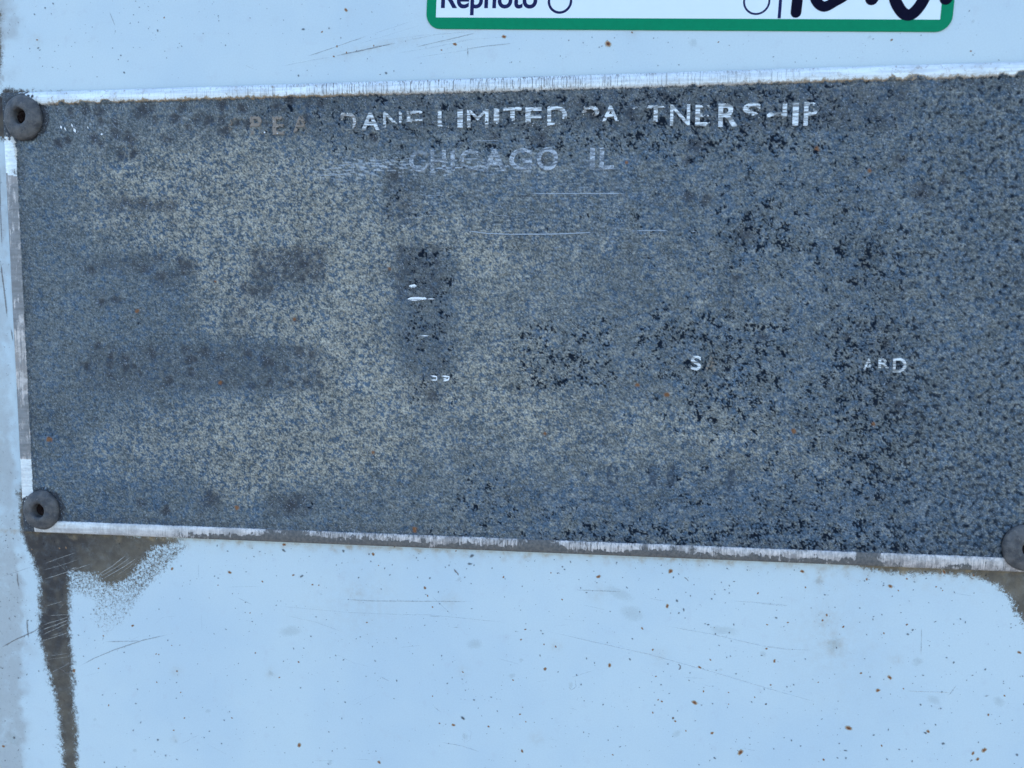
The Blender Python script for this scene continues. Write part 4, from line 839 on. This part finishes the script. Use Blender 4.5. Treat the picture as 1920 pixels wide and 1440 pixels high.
# ------------------------------------------------------------------ the sticker above
stk = thing('sticker', 'white paper inspection sticker with green border, dark print and marker writing, at the top', 'sticker')
OX = Vector(wall(799, 54.5)); E1 = (Vector(wall(1783, 60.5)) - OX); SW = E1.length; E1.normalize(); E2 = Vector((-E1.y, E1.x))
def sp(px, py):
    w = Vector(wall(px, py)) - OX
    return w.dot(E1), w.dot(E2)
def sw(a, b, y): q = OX + E1 * a + E2 * b; return (q.x, y, q.y)
SH = 0.052
def round_rect(a0, a1, b0, b1, r, n=8):
    pts = []
    for cx, cy, s in ((a1 - r, b0 + r, -90), (a1 - r, b1 - r, 0), (a0 + r, b1 - r, 90), (a0 + r, b0 + r, 180)):
        for k in range(n + 1):
            th = math.radians(s + 90 * k / n); pts.append((cx + r * math.cos(th), cy + r * math.sin(th)))
    return pts
def extrude(name, pts, y0, y1, mat, parent, hole=None):
    n = len(pts)
    if hole is None:
        v = [sw(a, b, y1) for a, b in pts] + [sw(a, b, y0) for a, b in pts]
        f = [tuple(range(n))] + [(i, i + n, (i + 1) % n + n, (i + 1) % n) for i in range(n)]
    else:
        v = [sw(a, b, y1) for a, b in pts] + [sw(a, b, y1) for a, b in hole] + [sw(a, b, y0) for a, b in pts] + [sw(a, b, y0) for a, b in hole]
        f = []
        for i in range(n):
            j = (i + 1) % n
            f += [(i, j, n + j, n + i), (i, 2 * n + i, 2 * n + j, j), (n + i, n + j, 3 * n + j, 3 * n + i)]
    return mesh_obj(name, v, f, mat, parent)
outer = round_rect(0, SW, 0, SH, .0033)
ia, ib = sp(817.5, 32.5); ic, idd = sp(1762, 38.3)
inner = round_rect(ia, ic, (ib + idd) / 2, SH - .0027, .00012)
extrude('white_backing', round_rect(.0002, SW - .0002, .0002, SH - .0002, .0032), 0.0, -.00016, M_WHITE, stk)
extrude('green_border', outer, -.00002, -.00019, M_GREEN, stk, inner)
YS = -.000165
def printed_text(body, x0, x1, ybase, name, mat, bold):
    cu = bpy.data.curves.new('printtext', 'FONT'); cu.body = body; cu.offset = bold; cu.resolution_u = 8
    cu.space_character = 1.0
    ob = bpy.data.objects.new('printtext', cu); COL.objects.link(ob)
    dg = bpy.context.evaluated_depsgraph_get(); me = ob.evaluated_get(dg).to_mesh()
    co = [v.co.copy() for v in me.vertices]; fc = [tuple(p.vertices) for p in me.polygons]
    ob.evaluated_get(dg).to_mesh_clear(); bpy.data.objects.remove(ob); bpy.data.curves.remove(cu)
    lo = min(c.x for c in co); hi = max(c.x for c in co)
    a0, b0 = sp(x0, ybase); a1, _ = sp(x1, ybase)
    s = (a1 - a0) / (hi - lo)
    v = [sw(a0 + (c.x - lo) * s, b0 + c.y * s * 1.06, YS - .000012) for c in co]
    return mesh_obj(name, v, fc, mat, stk)
printed_text('Rephoto', 827, 1007, 14.5, 'printed_word', M_INK, 0.022)
def ring(px, py, ro, ri, name='printed_ring'):
    a, b = sp(px, py); n = 56; k = .000125
    o = [(a + ro * k * math.cos(t * 2 * math.pi / n), b + ro * k * math.sin(t * 2 * math.pi / n)) for t in range(n)]
    h = [(a + ri * k * math.cos(t * 2 * math.pi / n), b + ri * k * math.sin(t * 2 * math.pi / n)) for t in range(n)]
    extrude(name, o, YS, YS - .000012, M_INK, stk, h)
ring(1050, 2.5, 22, 17.6); ring(1418.5, 3, 23, 19.6)
a0, b0 = sp(1457.5, 35); a1, _ = sp(1463.5, 35)
extrude('printed_rule', [(a0, b0), (a1, b0), (a1, SH - .003), (a0, SH - .003)], YS, YS - .000012, M_INK, stk)
def pen(pts, w, dy=0):
    P = [Vector(sp(*p)) for p in pts]
    Q = []
    for i in range(len(P) - 1):            # Catmull-Rom through the points
        p0, p1, p2, p3 = P[max(i - 1, 0)], P[i], P[i + 1], P[min(i + 2, len(P) - 1)]
        for k in range(8):
            t = k / 8
            Q.append(0.5 * ((2 * p1) + (p2 - p0) * t + (2 * p0 - 5 * p1 + 4 * p2 - p3) * t * t + (3 * p1 - p0 - 3 * p2 + p3) * t ** 3))
    Q.append(P[-1]); n = len(Q); hw = w * .0000625; L = []; Rr = []
    y = -.000205 - dy
    for i, q in enumerate(Q):
        d = (Q[min(i + 1, n - 1)] - Q[max(i - 1, 0)]).normalized(); nn = Vector((-d.y, d.x))
        L.append(q + nn * hw); Rr.append(q - nn * hw)
    d = (Q[-1] - Q[-2]).normalized(); e = [Q[-1] + (Vector((-d.y, d.x)) * math.cos(a) + d * math.sin(a)) * hw for a in [math.pi * k / 8 for k in range(1, 8)]]
    d0 = (Q[0] - Q[1]).normalized(); s0 = [Q[0] + (Vector((-d0.y, d0.x)) * math.cos(a) + d0 * math.sin(a)) * hw for a in [math.pi * k / 8 for k in range(1, 8)]]
    v = [sw(*q, y) for q in L] + [sw(*q, y) for q in Rr]
    f = [(i, n + i, n + i + 1, i + 1) for i in range(n - 1)]
    k = len(v); v += [sw(*q, y) for q in e]; f.append(tuple([n - 1] + list(range(k, k + 7)) + [2 * n - 1]))
    k = len(v); v += [sw(*q, y) for q in s0]; f.append(tuple([n] + list(range(k, k + 7)) + [0]))
    mesh_obj('marker_stroke', v, f, M_MARK, stk)
pen([(1505, -90), (1498, -30), (1492, 24)], 18)
pen([(1560, -90), (1530, -50), (1527, -6), (1543, 13), (1566, 3), (1590, -14), (1606, -50), (1590, -88), (1560, -92)], 17, .000004)
pen([(1640, -14), (1634, -2)], 22)
pen([(1712, -80), (1682, -50), (1676, -8), (1688, 20), (1703, 29), (1719, 18), (1735, -8), (1750, -46), (1735, -78), (1712, -84)], 19, .000004)
pen([(1780, -22), (1773, -2)], 21)
